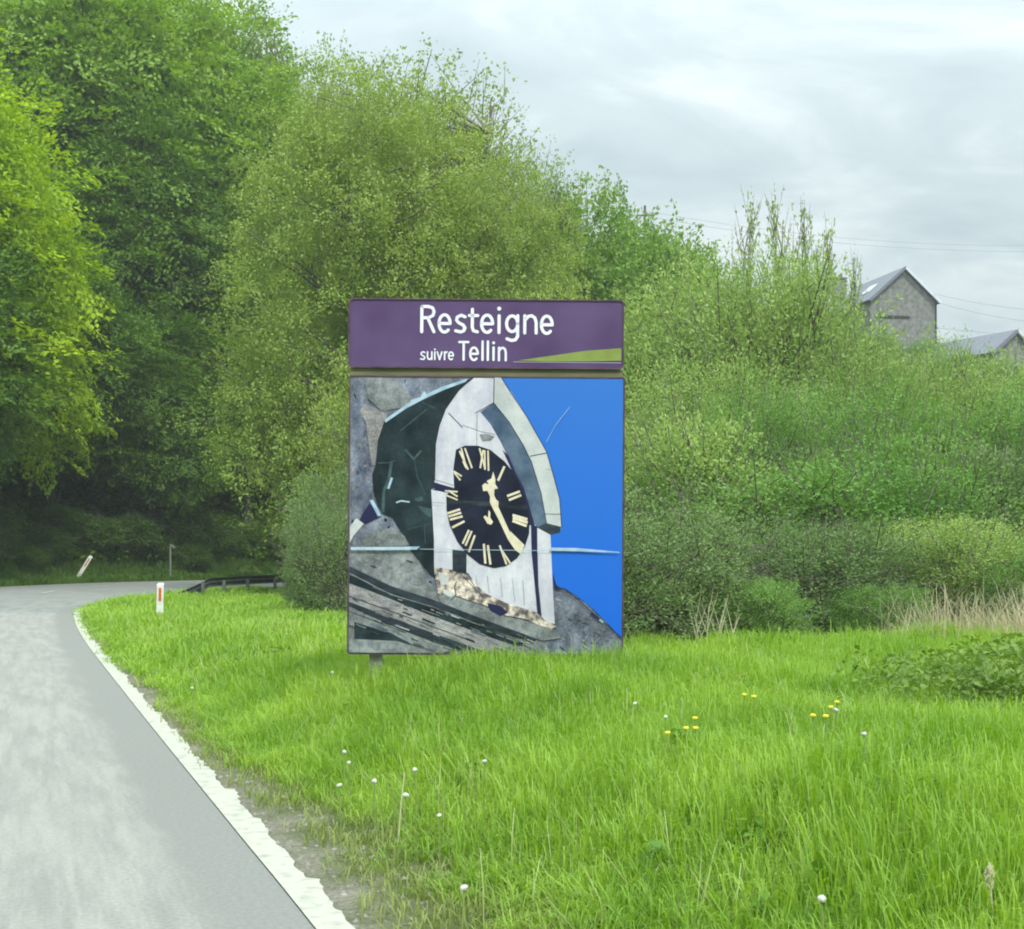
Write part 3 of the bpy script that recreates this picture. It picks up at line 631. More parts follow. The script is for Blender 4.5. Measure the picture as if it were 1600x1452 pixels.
# ------------------------------------------------------------------ guardrail
rail_m = mat('weathered_guardrail_steel', (.05, .06, .06, 1), (.09, .10, .10, 1), scale=5, rough=.6, metal=.2)
rail_p = mat('guardrail_post_steel', (.10, .12, .11, 1), (.15, .17, .15, 1), scale=8, rough=.6, metal=.2)
gp = smooth_path([(-12.6, 51.5), (-12.1, 54.5), (-11.9, 57.5), (-11.4, 61), (-10.3, 65), (-8.2, 69), (-5, 72.5), (0, 76.5)], .5)
o0 = empty('guardrail', (gp[0][0], gp[0][1], gz(*gp[0])), 0, 'low dark steel guardrail beside the grass where the road bends away', 'guardrail')
base = np.array([gp[0][0], gp[0][1], gz(*gp[0])])
al = np.r_[0, np.cumsum(np.linalg.norm(np.diff(gp, axis=0), axis=1))]
tg = nrm(np.gradient(gp, axis=0)); rt = np.stack([tg[:, 1], -tg[:, 0]], 1)
prof = [(0, .31), (-.04, .27), (-.08, .25), (-.08, .20), (-.01, .17), (-.01, .14), (-.08, .11), (-.08, .06), (-.04, .03), (0, 0)]
mb = MB(); vs = []
for i, q in enumerate(gp):
    ramp = min(1, al[i] / 4.5); zt = -.35 + ramp * .62
    for (dx, dz) in prof: vs.append((q[0] + rt[i][0] * dx - base[0], q[1] + rt[i][1] * dx - base[1], zt + dz * 1.15 - base[2]))
n = len(prof); mb.add(vs, [(i * n + j, i * n + j + 1, (i + 1) * n + j + 1, (i + 1) * n + j) for i in range(len(gp) - 1) for j in range(n - 1)])
ob = mb.build('beam', rail_m, o0); sm = ob.modifiers.new('thickness', 'SOLIDIFY'); sm.thickness = .012
for dist in np.arange(3.2, al[-1], 3.0):
    qx = np.interp(dist, al, gp[:, 0]); qy = np.interp(dist, al, gp[:, 1]); g_z = gz(qx, qy)
    mb = MB(); mb.box((qx + .1 - base[0], qy - base[1] - .02, (.5 + g_z - .4) / 2 - base[2]), (.12, .14, .5 - g_z + .4)); mb.build('post', rail_p, o0)

# ------------------------------------------------------------------ houses on the hill
stone = mat('rubble_stone_wall', (.13, .137, .13, 1), (.235, .24, .225, 1), scale=2.2, rough=.9, bump=.4, bscale=8, detail=9)
slate = mat('slate_roof', (.12, .13, .16, 1), (.18, .19, .22, 1), scale=3, rough=.5, stretch=(1, 1, 6))
trim = mat('pale_verge_board', (.62, .66, .72, 1), rough=.5); glass = mat('window_glass', (.55, .62, .68, 1), (.62, .7, .75, 1), rough=.1, scale=1, spec=.8)
darkw = mat('dark_timber', (.03, .035, .03, 1), rough=.7)
def house(loc, rz, w, dep, eave, ridge, label, chimney=True, skylight=True, lintel=True):
    """gable end faces -Y; origin at the ground in the middle of the gable"""
    o = empty('stone_house', loc, rz, label, 'house')
    mb = MB(); h = w / 2
    mb.add([(-h, 0, -3), (h, 0, -3), (h, 0, eave), (0, 0, ridge), (-h, 0, eave), (-h, dep, -3), (h, dep, -3), (h, dep, eave), (0, dep, ridge), (-h, dep, eave)],
           [(0, 1, 2, 3, 4), (9, 8, 7, 6, 5), (1, 6, 7, 2), (5, 0, 4, 9)]); mb.build('wall', stone, o)
    sl = math.atan2(ridge - eave, h); oh = .35; th = .16
    for sg in (-1, 1):
        mb = MB(); nx_ = math.sin(sl) * sg; nz_ = math.cos(sl)
        e0 = Vector((sg * (h + oh * math.cos(sl)), 0, eave - oh * math.sin(sl))); r0 = Vector((0, 0, ridge)); up_ = Vector((nx_, 0, nz_)) * th; o2 = Vector((nx_, 0, nz_)) * .02
        e0 += o2; r0 = r0 + Vector((0, 0, .02))
        a = [e0 + Vector((0, -.25, 0)), r0 + Vector((0, -.25, 0)), r0 + Vector((0, dep + .25, 0)), e0 + Vector((0, dep + .25, 0))]
        rt_ = [a[0] + up_, a[1] + Vector((0, 0, th / nz_)), a[2] + Vector((0, 0, th / nz_)), a[3] + up_]
        mb.add(a + rt_, [(3, 2, 1, 0), (4, 5, 6, 7), (0, 1, 5, 4), (1, 2, 6, 5), (2, 3, 7, 6), (3, 0, 4, 7)]); rf = mb.build('roof', slate, o)
        mb = MB(); f_ = Vector((0, -.30, 0)); mb.add([a[0] + f_ + up_ * -.6, a[1] + f_ + Vector((0, 0, -.1)), rt_[1] + f_ + Vector((0, 0, .05)), rt_[0] + f_ + up_ * .3] + [a[0] + up_ * -.6 - Vector((0, .252, 0)) * 1, a[1] + Vector((0, -.252, -.1)), rt_[1] + Vector((0, -.252, .05)), rt_[0] + up_ * .3 - Vector((0, .252, 0))],
               [(0, 1, 2, 3), (7, 6, 5, 4), (0, 4, 5, 1), (2, 6, 7, 3), (1, 5, 6, 2), (3, 7, 4, 0)]); mb.build('verge_board', trim if sg > 0 else slate, o)
        if sg < 0 and skylight:
            c = r0 * .52 + e0 * .48 + up_ * 1.35 + Vector((0, dep * .35, 0))
            mb = MB(); mb.box(c, (1.5, 1.9, .06), rot=Matrix.Rotation(-sl * 1, 3, 'Y')); s_ = mb.build('skylight', glass, o)
    if chimney:
        mb = MB(); cx_, cy_ = -h * .75, dep * .9; mb.box((cx_, cy_, ridge - .9), (1.5, .9, 3.2)); mb.box((cx_, cy_, ridge + .78), (1.7, 1.1, .16)); c_ = mb.build('chimney', stone, o)
        for q in (-.4, .35):
            mb = MB(); mb.tube([(cx_ + q, cy_, ridge + .87), (cx_ + q, cy_, ridge + 1.4)], [.16, .13], 8); mb.build('chimney_pot', stone, c_)
    if lintel:
        mb = MB(); mb.box((-h * .28, -.06, eave - 1.75), (3.4, .12, .22)); mb.build('timber_lintel', darkw, o)
        mb = MB(); mb.box((h - .08, -.1, (eave - 3) / 2), (.1, .1, eave + 3)); mb.build('downpipe', darkw, o)
    return o
HD = 150.0; sc_ = F / HD
xh = (1412 - 800) / sc_; zg = CH + (865 - 560) / sc_
ridge = CH + (865 - 421) / sc_ - zg; eave = CH + (865 - 470) / sc_ - zg
house((xh, HD, zg), R(12), 7.6, 11, eave, ridge, 'tall stone house with slate gable roof and chimney on the hill above the bushes')
HD2 = 140.0; sc2_ = F / HD2
x2 = (1585 - 800) / sc2_; z2 = CH + (865 - 600) / sc2_
r2 = CH + (865 - 519) / sc2_ - z2
house((x2, HD2, z2), R(28), 6.0, 13, r2 - 2.2, r2, 'low slate roof of a second house peeking over the hedge at the right edge', False, False, False)

# utility cables across the sky, hung between two wooden poles
cab_m = mat('cable_grey', (.30, .33, .35, 1), rough=.6); wood = mat('creosoted_wood', (.10, .08, .06, 1), (.16, .13, .10, 1), scale=5, rough=.8, stretch=(1, 1, .2))
def cable(a, b_, sag, r_, label):
    a = Vector(a); b_ = Vector(b_); pts = [a.lerp(b_, i / 24) - Vector((0, 0, sag * 4 * (i / 24) * (1 - i / 24))) for i in range(25)]
    mb = MB(); mb.tube([p_ - a for p_ in pts], r_, 5); o = mb.build('utility_cable', cab_m); o.location = a; tag(o, label, 'cable', 'utility cables across the sky'); return o
def upole(x, y, top, label, lvls):
    g = gz(x, y); o = empty('utility_pole', (x, y, g), 0, label, 'utility pole')
    mb = MB(); mb.tube([(0, 0, -1), (0, 0, top - g)], [.17, .11], 8); mb.build('pole', wood, o)
    for z_ in lvls: mb = MB(); mb.box((0, -.13, z_ - g), (1.6, .1, .12)); mb.build('crossarm', wood, o)
# upper pair and lower lines
pr = at(1760, 400, 128); plf = at(960, 330, 124)
cable(at(1010, 338, 124), at(1740, 390, 128), 1.2, .016, 'upper thin cable crossing the sky above the stone house')
cable(at(1010, 330, 124), at(1740, 381, 128), 1.2, .014, 'topmost thin cable crossing the sky above the stone house')
xa = at(1455, 455, 149.5)
cable(at(1456, 458, 150.5), at(1740, 486, 131), .7, .018, 'cable running right from the gable of the stone house, upper one')
cable(at(1462, 472, 150.5), at(1740, 510, 131), .7, .018, 'cable running right from the eave of the stone house, lower one')
cable(at(1467, 513, 150.5), at(1740, 524, 131), .3, .016, 'cable just above the low second roof')
upole(at(1745, 0, 129)[0], 129.5, at(0, 372, 129)[2], 'wooden utility pole beyond the right edge of the view', (at(0, 390, 129)[2], at(0, 486, 129)[2]))
upole(at(1008, 0, 124.6)[0], 124.8, at(0, 318, 124)[2], 'wooden utility pole hidden behind the trees', (at(0, 334, 124)[2],))

# ------------------------------------------------------------------ foliage kinds
bark = mat('grey_brown_bark', (.09, .08, .065, 1), (.17, .155, .13, 1), scale=3, rough=.9, stretch=(1, 1, .25), bump=.5, bscale=12)
barkd = mat('dark_mossy_bark', (.05, .055, .04, 1), (.09, .10, .06, 1), scale=3, rough=.9, stretch=(1, 1, .3))
LM = {
 'lime':  leaf_mat('lime_beech_leaves', (.14, .28, .004, 1), (.44, .61, .012, 1)),
 'beech': leaf_mat('mid_green_beech_leaves', (.11, .23, .025, 1), (.31, .47, .07, 1)),
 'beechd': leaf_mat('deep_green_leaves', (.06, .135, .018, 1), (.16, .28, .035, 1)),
 'olive': leaf_mat('olive_spring_leaves', (.17, .265, .045, 1), (.37, .48, .12, 1)),
 'ash':   leaf_mat('fresh_green_ash_leaves', (.12, .24, .04, 1), (.25, .40, .08, 1)),
 'willow': leaf_mat('yellowish_willow_leaves', (.17, .29, .07, 1), (.38, .51, .15, 1)),
 'bushg': leaf_mat('green_bush_leaves', (.10, .23, .045, 1), (.24, .41, .10, 1)),
 'bushd': leaf_mat('dull_dark_bush_leaves', (.11, .19, .06, 1), (.24, .35, .13, 1)),
 'bramble': leaf_mat('bramble_leaves', (.08, .16, .03, 1), (.22, .34, .07, 1), patch=2.0),
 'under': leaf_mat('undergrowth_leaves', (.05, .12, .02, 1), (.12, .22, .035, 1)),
}
def branches(H, r0, C, a, nlimb, seed, crown_lo, twigs=0, multi=1, lean=0.0):
    r = random.Random(seed); mb = MB(); tops = []
    for mstem in range(multi):
        ang = r.uniform(0, 6.28); sp = (0 if multi == 1 else r.uniform(.2, .5)); bx, by = math.cos(ang) * sp * .4, math.sin(ang) * sp * .4
        pts = []; k_ = 7
        for i in range(k_):
            f = i / (k_ - 1); pts.append(Vector((bx + math.cos(ang) * sp * f * H * .25 + r.uniform(-.12, .12) * f * H * .1, by + math.sin(ang) * sp * f * H * .25 + r.uniform(-.12, .12) * f * H * .1, -.4 + f * H * .93)))
        mb.tube(pts, [r0 / multi ** .4 * (1 - .88 * (i / (k_ - 1)) ** .8) * (1.25 if i == 0 else 1) for i in range(k_)], 7); tops.append(pts)
    idx = np.random.default_rng(seed).permutation(len(C))[:nlimb]
    for j in idx:
        c = Vector(C[j]); pts = tops[r.randrange(multi)]
        zt = max(crown_lo * .6, min(c.z - abs(c.x) * .35 - r.uniform(.3, 1.5), H * .85)); f = max(0, min(.99, (zt + .4) / (H * .93))) * 6; i0 = int(f)
        s0 = pts[i0].lerp(pts[min(i0 + 1, 6)], f - i0)
        mid = s0.lerp(c, .5) + Vector((0, 0, r.uniform(-.3, .5))); ln = (c - s0).length
        mb.tube([s0, mid, c], [r0 * .05 + ln * .010, r0 * .035 + ln * .006, .012], 4, cap=False)
    for j in np.random.default_rng(seed + 1).permutation(len(C))[:twigs]:
        c = Vector(C[j]); d = Vector(a[j]); mb.tube([c - d * .9, c, c + d * .8], [.02, .012, .006], 3, cap=False)
    return mb
PROTO = {}
def proto(key, ells, nspray, nleaf, leaf, H, r0, nlimb=40, twigs=0, multi=1, crown_lo=2, seed=1, **kw):
    V, Ft, tt, C, a = spray_crown(ells, nspray, nleaf, leaf, seed=seed, **kw)
    cm = np_mesh(key + '_crown', V, Ft, {'tint': tt})
    cm.materials.append(LM['olive'])
    bm_ = branches(H, r0, C, a, nlimb, seed, crown_lo, twigs, multi).mesh(key + '_trunk'); bm_.materials.append(bark)
    PROTO[key] = (cm, bm_, float(np.percentile(V[:, 2], 99.6)))
proto('broad', [(0, 0, 9.5, 5.2, 5.2, 5.5), (2.2, .5, 12.5, 3.6, 3.6, 4.2), (-2.4, -.6, 11, 3.6, 3.6, 4), (.3, -.5, 15.5, 2.8, 2.8, 3), (0, -1.5, 6, 4.6, 4.2, 3), (-1, 1, 14, 3, 3, 3)], 1300, 56, .21, 17, .32, 55, L_=1.25, W_=.75, T_=.07, seed=3, zmin=2.4, jit=.32, shell=.45, up=1.2)
proto('tall', [(0, 0, 12, 4.6, 4.6, 6), (1.6, -.4, 16, 3.4, 3.2, 4), (-1.9, .4, 14.5, 3.2, 3, 4), (.3, -.5, 7.5, 4.2, 4, 4), (-.5, 0, 18.5, 2.3, 2.3, 2.8), (2.5, 0, 9.5, 3, 3, 3)], 1300, 50, .21, 20, .34, 55, L_=1.25, W_=.7, T_=.08, seed=4, zmin=3, jit=.35, shell=.45, up=1.1)
proto('edge', [(0, 0, 10, 5.6, 5.2, 6.5), (-2.5, 0, 6.5, 4, 3.6, 4), (2.6, -.4, 7.5, 3.8, 3.8, 4.5), (1.6, 0, 14.5, 3.6, 3.4, 4), (-1.8, .4, 14, 3.3, 3.2, 3.8), (0, 0, 17.5, 2.4, 2.4, 2.6), (0, -2, 4, 4, 3, 2.6)], 1900, 64, .135, 19, .3, 90, 250, L_=.75, W_=.5, T_=.2, seed=5, zmin=1.2, jit=.55, rise=.25, holes=.12, up=1.0)
proto('edge2', [(0, 0, 9, 5.2, 5, 6), (2.2, 0, 12.5, 3.6, 3.4, 4.2), (-2.4, -.4, 11.5, 3.4, 3.4, 4.5), (0, 0, 15.5, 2.8, 2.6, 3.2), (1, -2, 4, 4.4, 3, 2.8), (-3, 0, 6, 3, 3, 3)], 1700, 64, .135, 18, .28, 90, 250, L_=.75, W_=.5, T_=.2, seed=15, zmin=.8, jit=.55, rise=.25, holes=.12, up=1.0)
proto('airy', [(0, 0, 13, 3.6, 3.2, 5), (1.8, 0, 17.5, 2.6, 2.4, 3.6), (-1.9, 0, 17.5, 2.6, 2.2, 3.4), (0, 0, 18.5, 2.4, 2.2, 3.6)], 620, 24, .15, 21.5, .2, 170, 420, L_=.9, W_=.35, T_=.16, seed=6, shell=.2, rise=1.2, up=.2, outw=.5, droop=0, jit=.9, multi=2)
proto('upright', [(0, 0, 9, 4.4, 4.2, 6.5), (1.8, 0, 11, 3, 2.8, 4.2), (-1.8, .4, 11.5, 2.8, 2.8, 4.2), (0, 0, 14.5, 2, 2, 2.6)], 1150, 40, .18, 16.5, .26, 80, 260, L_=1.0, W_=.35, T_=.2, seed=7, rise=1.0, up=.3, outw=.6, droop=0, jit=.8, multi=2)
proto('willow', [(0, 0, 4.4, 3.6, 3.4, 4.4), (1.6, 0, 6.2, 2.2, 2.2, 2.9), (-1.7, -.3, 5.6, 2.3, 2.2, 3), (.2, 0, 7.8, 1.7, 1.7, 2), (0, -1.2, 2.2, 3.2, 2.4, 2)], 1500, 34, .12, 8.6, .12, 90, 500, L_=.75, W_=.28, T_=.14, aspect=.42, seed=8, rise=.9, up=.3, outw=.8, droop=0, jit=.8, multi=4, zmin=.15)
proto('willow2', [(0, 0, 3.9, 3.8, 3.4, 4), (1.8, -.3, 5, 2.4, 2.2, 2.8), (-1.7, 0, 6, 2.1, 2.1, 2.6), (.6, 0, 7, 1.6, 1.7, 2), (0, -1.2, 2, 3.4, 2.4, 1.9)], 1500, 34, .12, 8, .12, 90, 500, L_=.75, W_=.3, T_=.14, aspect=.42, seed=18, rise=.9, up=.3, outw=.8, droop=0, jit=.8, multi=4, zmin=.15)
proto('thicket', [(0, 0, 1.9, 2.3, 2, 1.9), (1.1, -.2, 2.6, 1.4, 1.3, 1.4), (-1.2, 0, 2.4, 1.4, 1.3, 1.5), (0, -.8, 1.1, 2.1, 1.5, 1.1)], 1100, 34, .085, 3.2, .05, 60, 350, L_=.5, W_=.24, T_=.12, aspect=.5, seed=9, rise=.4, up=.5, outw=.8, droop=.05, jit=.8, multi=5, zmin=.05)
proto('sparse', [(0, 0, 1.6, 1.6, 1.3, 1.8), (.5, 0, 2.6, 1, 1, 1.1)], 420, 16, .07, 3.3, .02, 40, 90, L_=.55, W_=.16, T_=.12, aspect=.5, seed=10, rise=1.2, up=.3, outw=.5, droop=0, jit=.9, multi=6, zmin=.05, shell=.2)
proto('shrub', [(0, 0, .8, 1.2, 1, .9), (.5, 0, 1.1, .7, .7, .7)], 380, 26, .10, 1.5, .04, 20, 60, L_=.35, W_=.2, T_=.1, seed=12, rise=.4, up=.6, outw=.8, jit=.8, multi=3, zmin=.02)
proto('sapling', [(0, 0, 8.0, 1.2, 1.0, 2.6), (.2, 0, 10.3, .5, .5, 1.7)], 95, 9, .15, 11.8, .045, 22, 60, L_=.6, W_=.08, T_=.06, aspect=.55, seed=13, shell=.05, rise=1.3, up=.1, outw=.5, droop=0, jit=.9)
tri = sum(len(a.polygons) + len(b_.polygons) for a, b_, _ in PROTO.values()); print('foliage faces', tri)

def plant(name, cat, key, leafmat, px, d, top, label, group=None, wide=1.0, rz=None, bk=None, x=None, g=None, sink=0.0):
    """a tree or bush at distance d whose top reaches picture row `top`"""
    X = (px - CX) / F * d if x is None else x; G = gz(X, d) if g is None else g
    cm, tm, H = PROTO[key]; Z = CH + (HY - top) / F * d; s_ = (Z - G + sink) / H
    o = empty(name, (X, d, G - sink), random.uniform(0, 6.28) if rz is None else rz, label, cat, group); o.scale = (s_ * wide, s_ * wide, s_)
    c = bpy.data.objects.new('crown', cm); COL.objects.link(c); c.parent = o; c.material_slots[0].link = 'OBJECT'; c.material_slots[0].material = LM[leafmat]
    t_ = bpy.data.objects.new('trunk' if cat == 'tree' else 'stems', tm); COL.objects.link(t_); t_.parent = o
    if bk: t_.material_slots[0].link = 'OBJECT'; t_.material_slots[0].material = bk
    return o

# forest on the outer bank (left and behind the bend)
plant('beech_tree', 'tree', 'broad', 'lime', -95, 70, 70, 'bright lime green beech overhanging the road at the far left', wide=1.05, rz=.4, x=-29.3)
plant('beech_tree', 'tree', 'broad', 'lime', 20, 74, 190, 'smaller bright lime green beech behind the one at the far left', wide=.85, rz=2.2, x=-27.6)
FG = 'deep green trees on the bank behind the bend'
FL = 'deep green tree in the dark wood on the bank behind the road bend'
rr = random.Random(21)
for off, hgt, kk in ((4.5, 16, 'beechd'), (11, 21, 'beech'), (19, 25, 'beech'), (28, 27, 'beech'), (38, 27, 'beechd')):
    dists = np.arange(58 + off, 152, 6.2 + off * .06)
    oa = np.r_[0, np.cumsum(np.linalg.norm(np.diff(OUTER, axis=0), axis=1))]
    for dd in dists:
        dd += rr.uniform(-1.6, 1.6); qx = np.interp(dd, oa, OUTER[:, 0]); qy = np.interp(dd, oa, OUTER[:, 1])
        q2 = np.array([np.interp(dd + 1, oa, OUTER[:, 0]), np.interp(dd + 1, oa, OUTER[:, 1])]); tt_ = nrm((q2 - [qx, qy])[None])[0]
        X = qx - tt_[1] * (off + rr.uniform(-1.5, 1.5)); Y = qy + tt_[0] * (off + rr.uniform(-1.5, 1.5))
        pxx = CX + X / Y * F
        if pxx < -330 or pxx > 1010 or (X < -24 and Y < 66): continue
        g = gz(X, Y); h_ = hgt * rr.uniform(.85, 1.15)
        # the wood comes down towards the right
        lim = CH + (HY - np.interp(pxx, [-300, 250, 330, 420, 520, 640, 800, 900, 1100], [-400, -120, 5, 90, 170, 230, 320, 400, 460])) / F * Y - g
        h_ = min(h_, lim * rr.uniform(.93, 1.0))
        if h_ < 5: continue
        top = HY - (g + h_ - CH) * F / Y
        row = {4.5: 'front-row', 11: 'second-row', 19: 'third-row', 28: 'fourth-row', 38: 'hindmost'}[off]
        where = 'above the leaning marker post' if pxx < 160 else 'above the grey sign pole' if pxx < 320 else 'above the guardrail' if pxx < 460 else 'behind the big olive tree left of the sign' if pxx < 640 else 'behind the olive trees over the sign' if pxx < 850 else 'behind the fresh green trees right of the sign'
        if pxx < -60: where = 'beyond the left edge of the view' if pxx > -200 else 'far beyond the left edge of the view'
        size = 'tall' if h_ > 18 else 'lower'
        FL = '%s green tree in the wood, %s, %s' % (size, row, where)
        plant('broadleaf_tree', 'tree', rr.choice(['broad', 'tall']), kk, 0, Y, top, FL, FG, wide=min(1.2, 17 / h_) * rr.uniform(.95, 1.15), x=X, bk=barkd, rz=rr.uniform(0, 6.28))
# named silhouettes on the skyline, far back on the bank
plant('broadleaf_tree', 'tree', 'tall', 'beech', 210, 112, -40, 'tall mid green tree high on the bank whose top leaves the picture', wide=1.0)
plant('broadleaf_tree', 'tree', 'broad', 'beech', 345, 112, 20, 'mid green tree at the skyline left of the olive trees', wide=.95)
plant('airy_tree', 'tree', 'airy', 'beech', 420, 108, 45, 'thin airy tree at the skyline between the wood and the olive trees', wide=1.3)
plant('broadleaf_tree', 'tree', 'tall', 'beech', 60, 100, -150, 'huge green tree above the lime green beech, leaving the picture at the top left', wide=1.0)
plant('broadleaf_tree', 'tree', 'broad', 'beech', 140, 96, -60, 'broad green tree between the top of the lime beech and the skyline', wide=1.0)
plant('broadleaf_tree', 'tree', 'broad', 'beech', 275, 104, -25, 'green tree whose top meets the top edge where the sky begins', wide=.95)
plant('broadleaf_tree', 'tree', 'broad', 'beechd', 215, 92, 190, 'darker green tree in the gap between the lime beech and the olive trees', wide=1.05)
plant('broadleaf_tree', 'tree', 'tall', 'beech', 395, 100, 120, 'green tree tucked behind the left shoulder of the olive trees', wide=1.0)
# olive spring trees inside the bend
plant('oak_tree', 'tree', 'edge', 'olive', 552, 60, 108, 'large olive green tree left of the sign, reaching out towards the road', wide=.86, rz=.3)
plant('oak_tree', 'tree', 'edge2', 'olive', 680, 64, 175, 'large olive green tree right behind the purple sign header', wide=.9, rz=1.2)
plant('oak_tree', 'tree', 'edge', 'olive', 795, 61, 262, 'olive green tree with sloping crown above the right end of the sign', wide=.7, rz=3.0)
plant('airy_tree', 'tree', 'airy', 'olive', 662, 68, 88, 'airy half-leafed tree whose see-through top is the highest against the sky', wide=1.25, rz=.8)
plant('airy_tree', 'tree', 'airy', 'olive', 545, 70, 88, 'slim airy tree top poking out left of the highest one', wide=.8, rz=2.0)
plant('airy_tree', 'tree', 'airy', 'olive', 775, 69, 195, 'slim airy tree top on the right shoulder of the olive trees', wide=.9, rz=2.9)
plant('airy_tree', 'tree', 'airy', 'ash', 870, 72, 268, 'slim airy green tree where the olive trees meet the fresh green ones', wide=.8, rz=4.0)
plant('ash_tree', 'tree', 'upright', 'ash', 915, 74, 298, 'fresh green tree with upright twigs right of the olive trees', wide=1.1, rz=.5)
plant('ash_tree', 'tree', 'upright', 'ash', 1000, 78, 345, 'second fresh green tree with upright twigs, further right and lower', wide=1.1, rz=2.5)
plant('ash_tree', 'tree', 'upright', 'ash', 1075, 82, 398, 'lowest fresh green tree behind the left end of the willows', wide=.9, rz=4.1)
rr0 = random.Random(5)
# right-hand willow thicket
W = [('willow', 1010, 44, 470, 'yellowish green willow bush just right of the sign header', 1.15),
     ('willow2', 1130, 42, 405, 'yellowish green willow bush with the rounded top left of the saplings', 1.1),
     ('willow', 1200, 41, 398, 'highest yellowish willow bush, below the thin saplings', .68),
     ('willow2', 1262, 42, 440, 'yellowish willow bush left of the stone house', .42),
     ('willow', 1345, 38, 520, 'willow bush covering the foot of the stone house', .9),
     ('willow2', 1455, 40, 545, 'willow bush between the two houses', 1.0),
     ('willow', 1565, 42, 562, 'willow bush in front of the second roof', 1.1),
     ('willow2', 1680, 40, 560, 'willow bush at the right edge of the view', 1.1),
     ('willow2', 900, 46, 470, 'willow bush hidden mostly by the right part of the sign', 1.1),
     ('willow', 780, 44, 500, 'willow bush directly behind the sign board', 1.1),
     ('willow2', 640, 45, 560, 'willow bush behind the left part of the sign board', .9)]
for k_, px, d, top, lab, wd in W: plant('willow_bush', 'bush', k_, 'willow' if px > 950 else 'olive', px, d, top, lab, wide=wd)
for k_, px, d, top, lab, wd, lm in [
     ('willow2', 1080, 31, 560, 'dull green bush right of the printed picture', 1.0, 'willow'),
     ('willow', 1210, 32, 640, 'broad green bush in the middle of the right thicket', 1.1, 'bushg'),
     ('willow2', 1360, 30, 600, 'saturated green bush in the right thicket', 1.1, 'bushg'),
     ('willow', 1500, 29, 625, 'fresh green bush in front of the hedge below the second roof', 1.1, 'bushg'),
     ('willow2', 1630, 28, 600, 'bright green bush cut by the right edge of the picture', 1.1, 'bushg')]:
    plant('green_bush', 'bush', k_, lm, px, d, top, lab, wide=wd)
for k_, px, d, top, lab, wd, lm in [
     ('thicket', 1145, 28, 690, 'mottled bush above the bare pale stems', 1.0, 'bushg'), ('thicket', 1290, 27.5, 700, 'mottled bush in the middle of the right thicket above the dry grass', .95, 'bushd'),
     ('thicket', 1400, 27, 680, 'mottled bush low in the right thicket, left of the picture edge', .95, 'bushg'), ('thicket', 1060, 27, 660, 'mottled bush right beside the blue part of the printed picture', .9, 'willow'), ('thicket', 1560, 26.5, 700, 'mottled bush low in the right thicket near the picture edge', .95, 'bushd')]:
    plant('green_bush', 'bush', k_, lm, px, d, top, lab, wide=wd)
for j in range(16):
    px = 1000 + 43 * j + rr0.uniform(-15, 15); d = rr0.uniform(26.5, 37); low = j % 2
    top = (rr0.uniform(740, 830) if low else rr0.uniform(600, 690)); lmk = rr0.choice(['bushg', 'willow', 'bushd', 'willow'])
    plant('green_bush', 'bush', 'thicket' if low else rr0.choice(['willow', 'willow2']), lmk, px, d, top, ('low ' if low else 'taller ') + ('yellowish' if lmk == 'willow' else 'dull' if lmk == 'bushd' else 'fresh') + ' bush filling the right thicket, number %s from the sign' % ['one','two','three','four','five','six','seven','eight','nine','ten','eleven','twelve','thirteen','fourteen','fifteen','sixteen'][j], 'bushes filling the right thicket', wide=rr0.uniform(.7, 1.0))
for px, d, top, lab, lm, wd, key in [
     (527, 37, 790, 'dark bush at the left edge of the sign beside the guardrail', 'bushd', .72, 'thicket'),
     (590, 40, 740, 'dark bush behind the lower left corner of the sign', 'bushd', 1.0, 'thicket'),
     (487, 47, 850, 'small dark bush at the right end of the visible guardrail', 'bushd', .75, 'thicket'),
     (680, 30, 800, 'low dark bush hidden behind the sign', 'bushd', 1.2, 'thicket'),
     (850, 29, 800, 'low dull bush hidden behind the right half of the sign', 'bushd', 1.2, 'thicket'),
     (1010, 25, 760, 'low dull green bush touching the right edge of the sign', 'bushd', 1.3, 'thicket'),
     (1120, 24, 850, 'low dull green bush behind the bare pale stems', 'bushd', 1.0, 'thicket'),
     (1215, 25, 720, 'low dull green bush left of the dry grass', 'bushg', 1.4, 'thicket'),
     (1350, 24, 860, 'low dull green bush behind the dry tan grass', 'bushd', 1.0, 'thicket'),
     (1470, 25, 730, 'low green bush behind the right end of the dry grass', 'bushg', 1.2, 'thicket'),
     (1610, 23, 820, 'low green bush at the right edge behind the dry grass', 'willow', 1.2, 'thicket'),
     (1000, 15.8, 800, 'knee-high tangled bush just behind the lower right corner of the sign', 'bushd', 1.25, 'thicket'),
     (1085, 16.2, 925, 'tangled low bush right behind the bare pale stems', 'bushd', 1.3, 'thicket'),
     (1190, 15.8, 905, 'tangled low bush a little right of the bare pale stems', 'bushg', 1.3, 'thicket'),
     (1275, 17.5, 815, 'tangled low bush halfway between the bare stems and the dry grass', 'bushd', 1.4, 'thicket'),
     (1375, 16.2, 915, 'tangled low bush at the left end of the dry grass', 'bushg', 1.3, 'thicket'),
     (1480, 18.0, 810, 'tangled low bush rising behind the middle of the dry grass', 'willow', 1.3, 'thicket'),
     (1590, 17.0, 880, 'tangled low bush behind the dry grass at the right picture edge', 'bushg', 1.3, 'thicket'),
     (1700, 17.0, 840, 'tangled low bush beyond the right picture edge', 'bushg', 1.3, 'thicket'),
     (1100, 19.5, 905, 'sparse shrub with bare pale stems right of the sign', 'bushd', .8, 'sparse'),
     (1160, 20.5, 930, 'sparse low shrub beside the bare pale stems', 'bushd', .9, 'sparse'),
     (1020, 19.5, 940, 'sparse low shrub at the lower right corner of the sign', 'bushd', .9, 'sparse')]:
    plant('low_bush', 'bush', key, lm, px, d, top, lab, wide=wd)
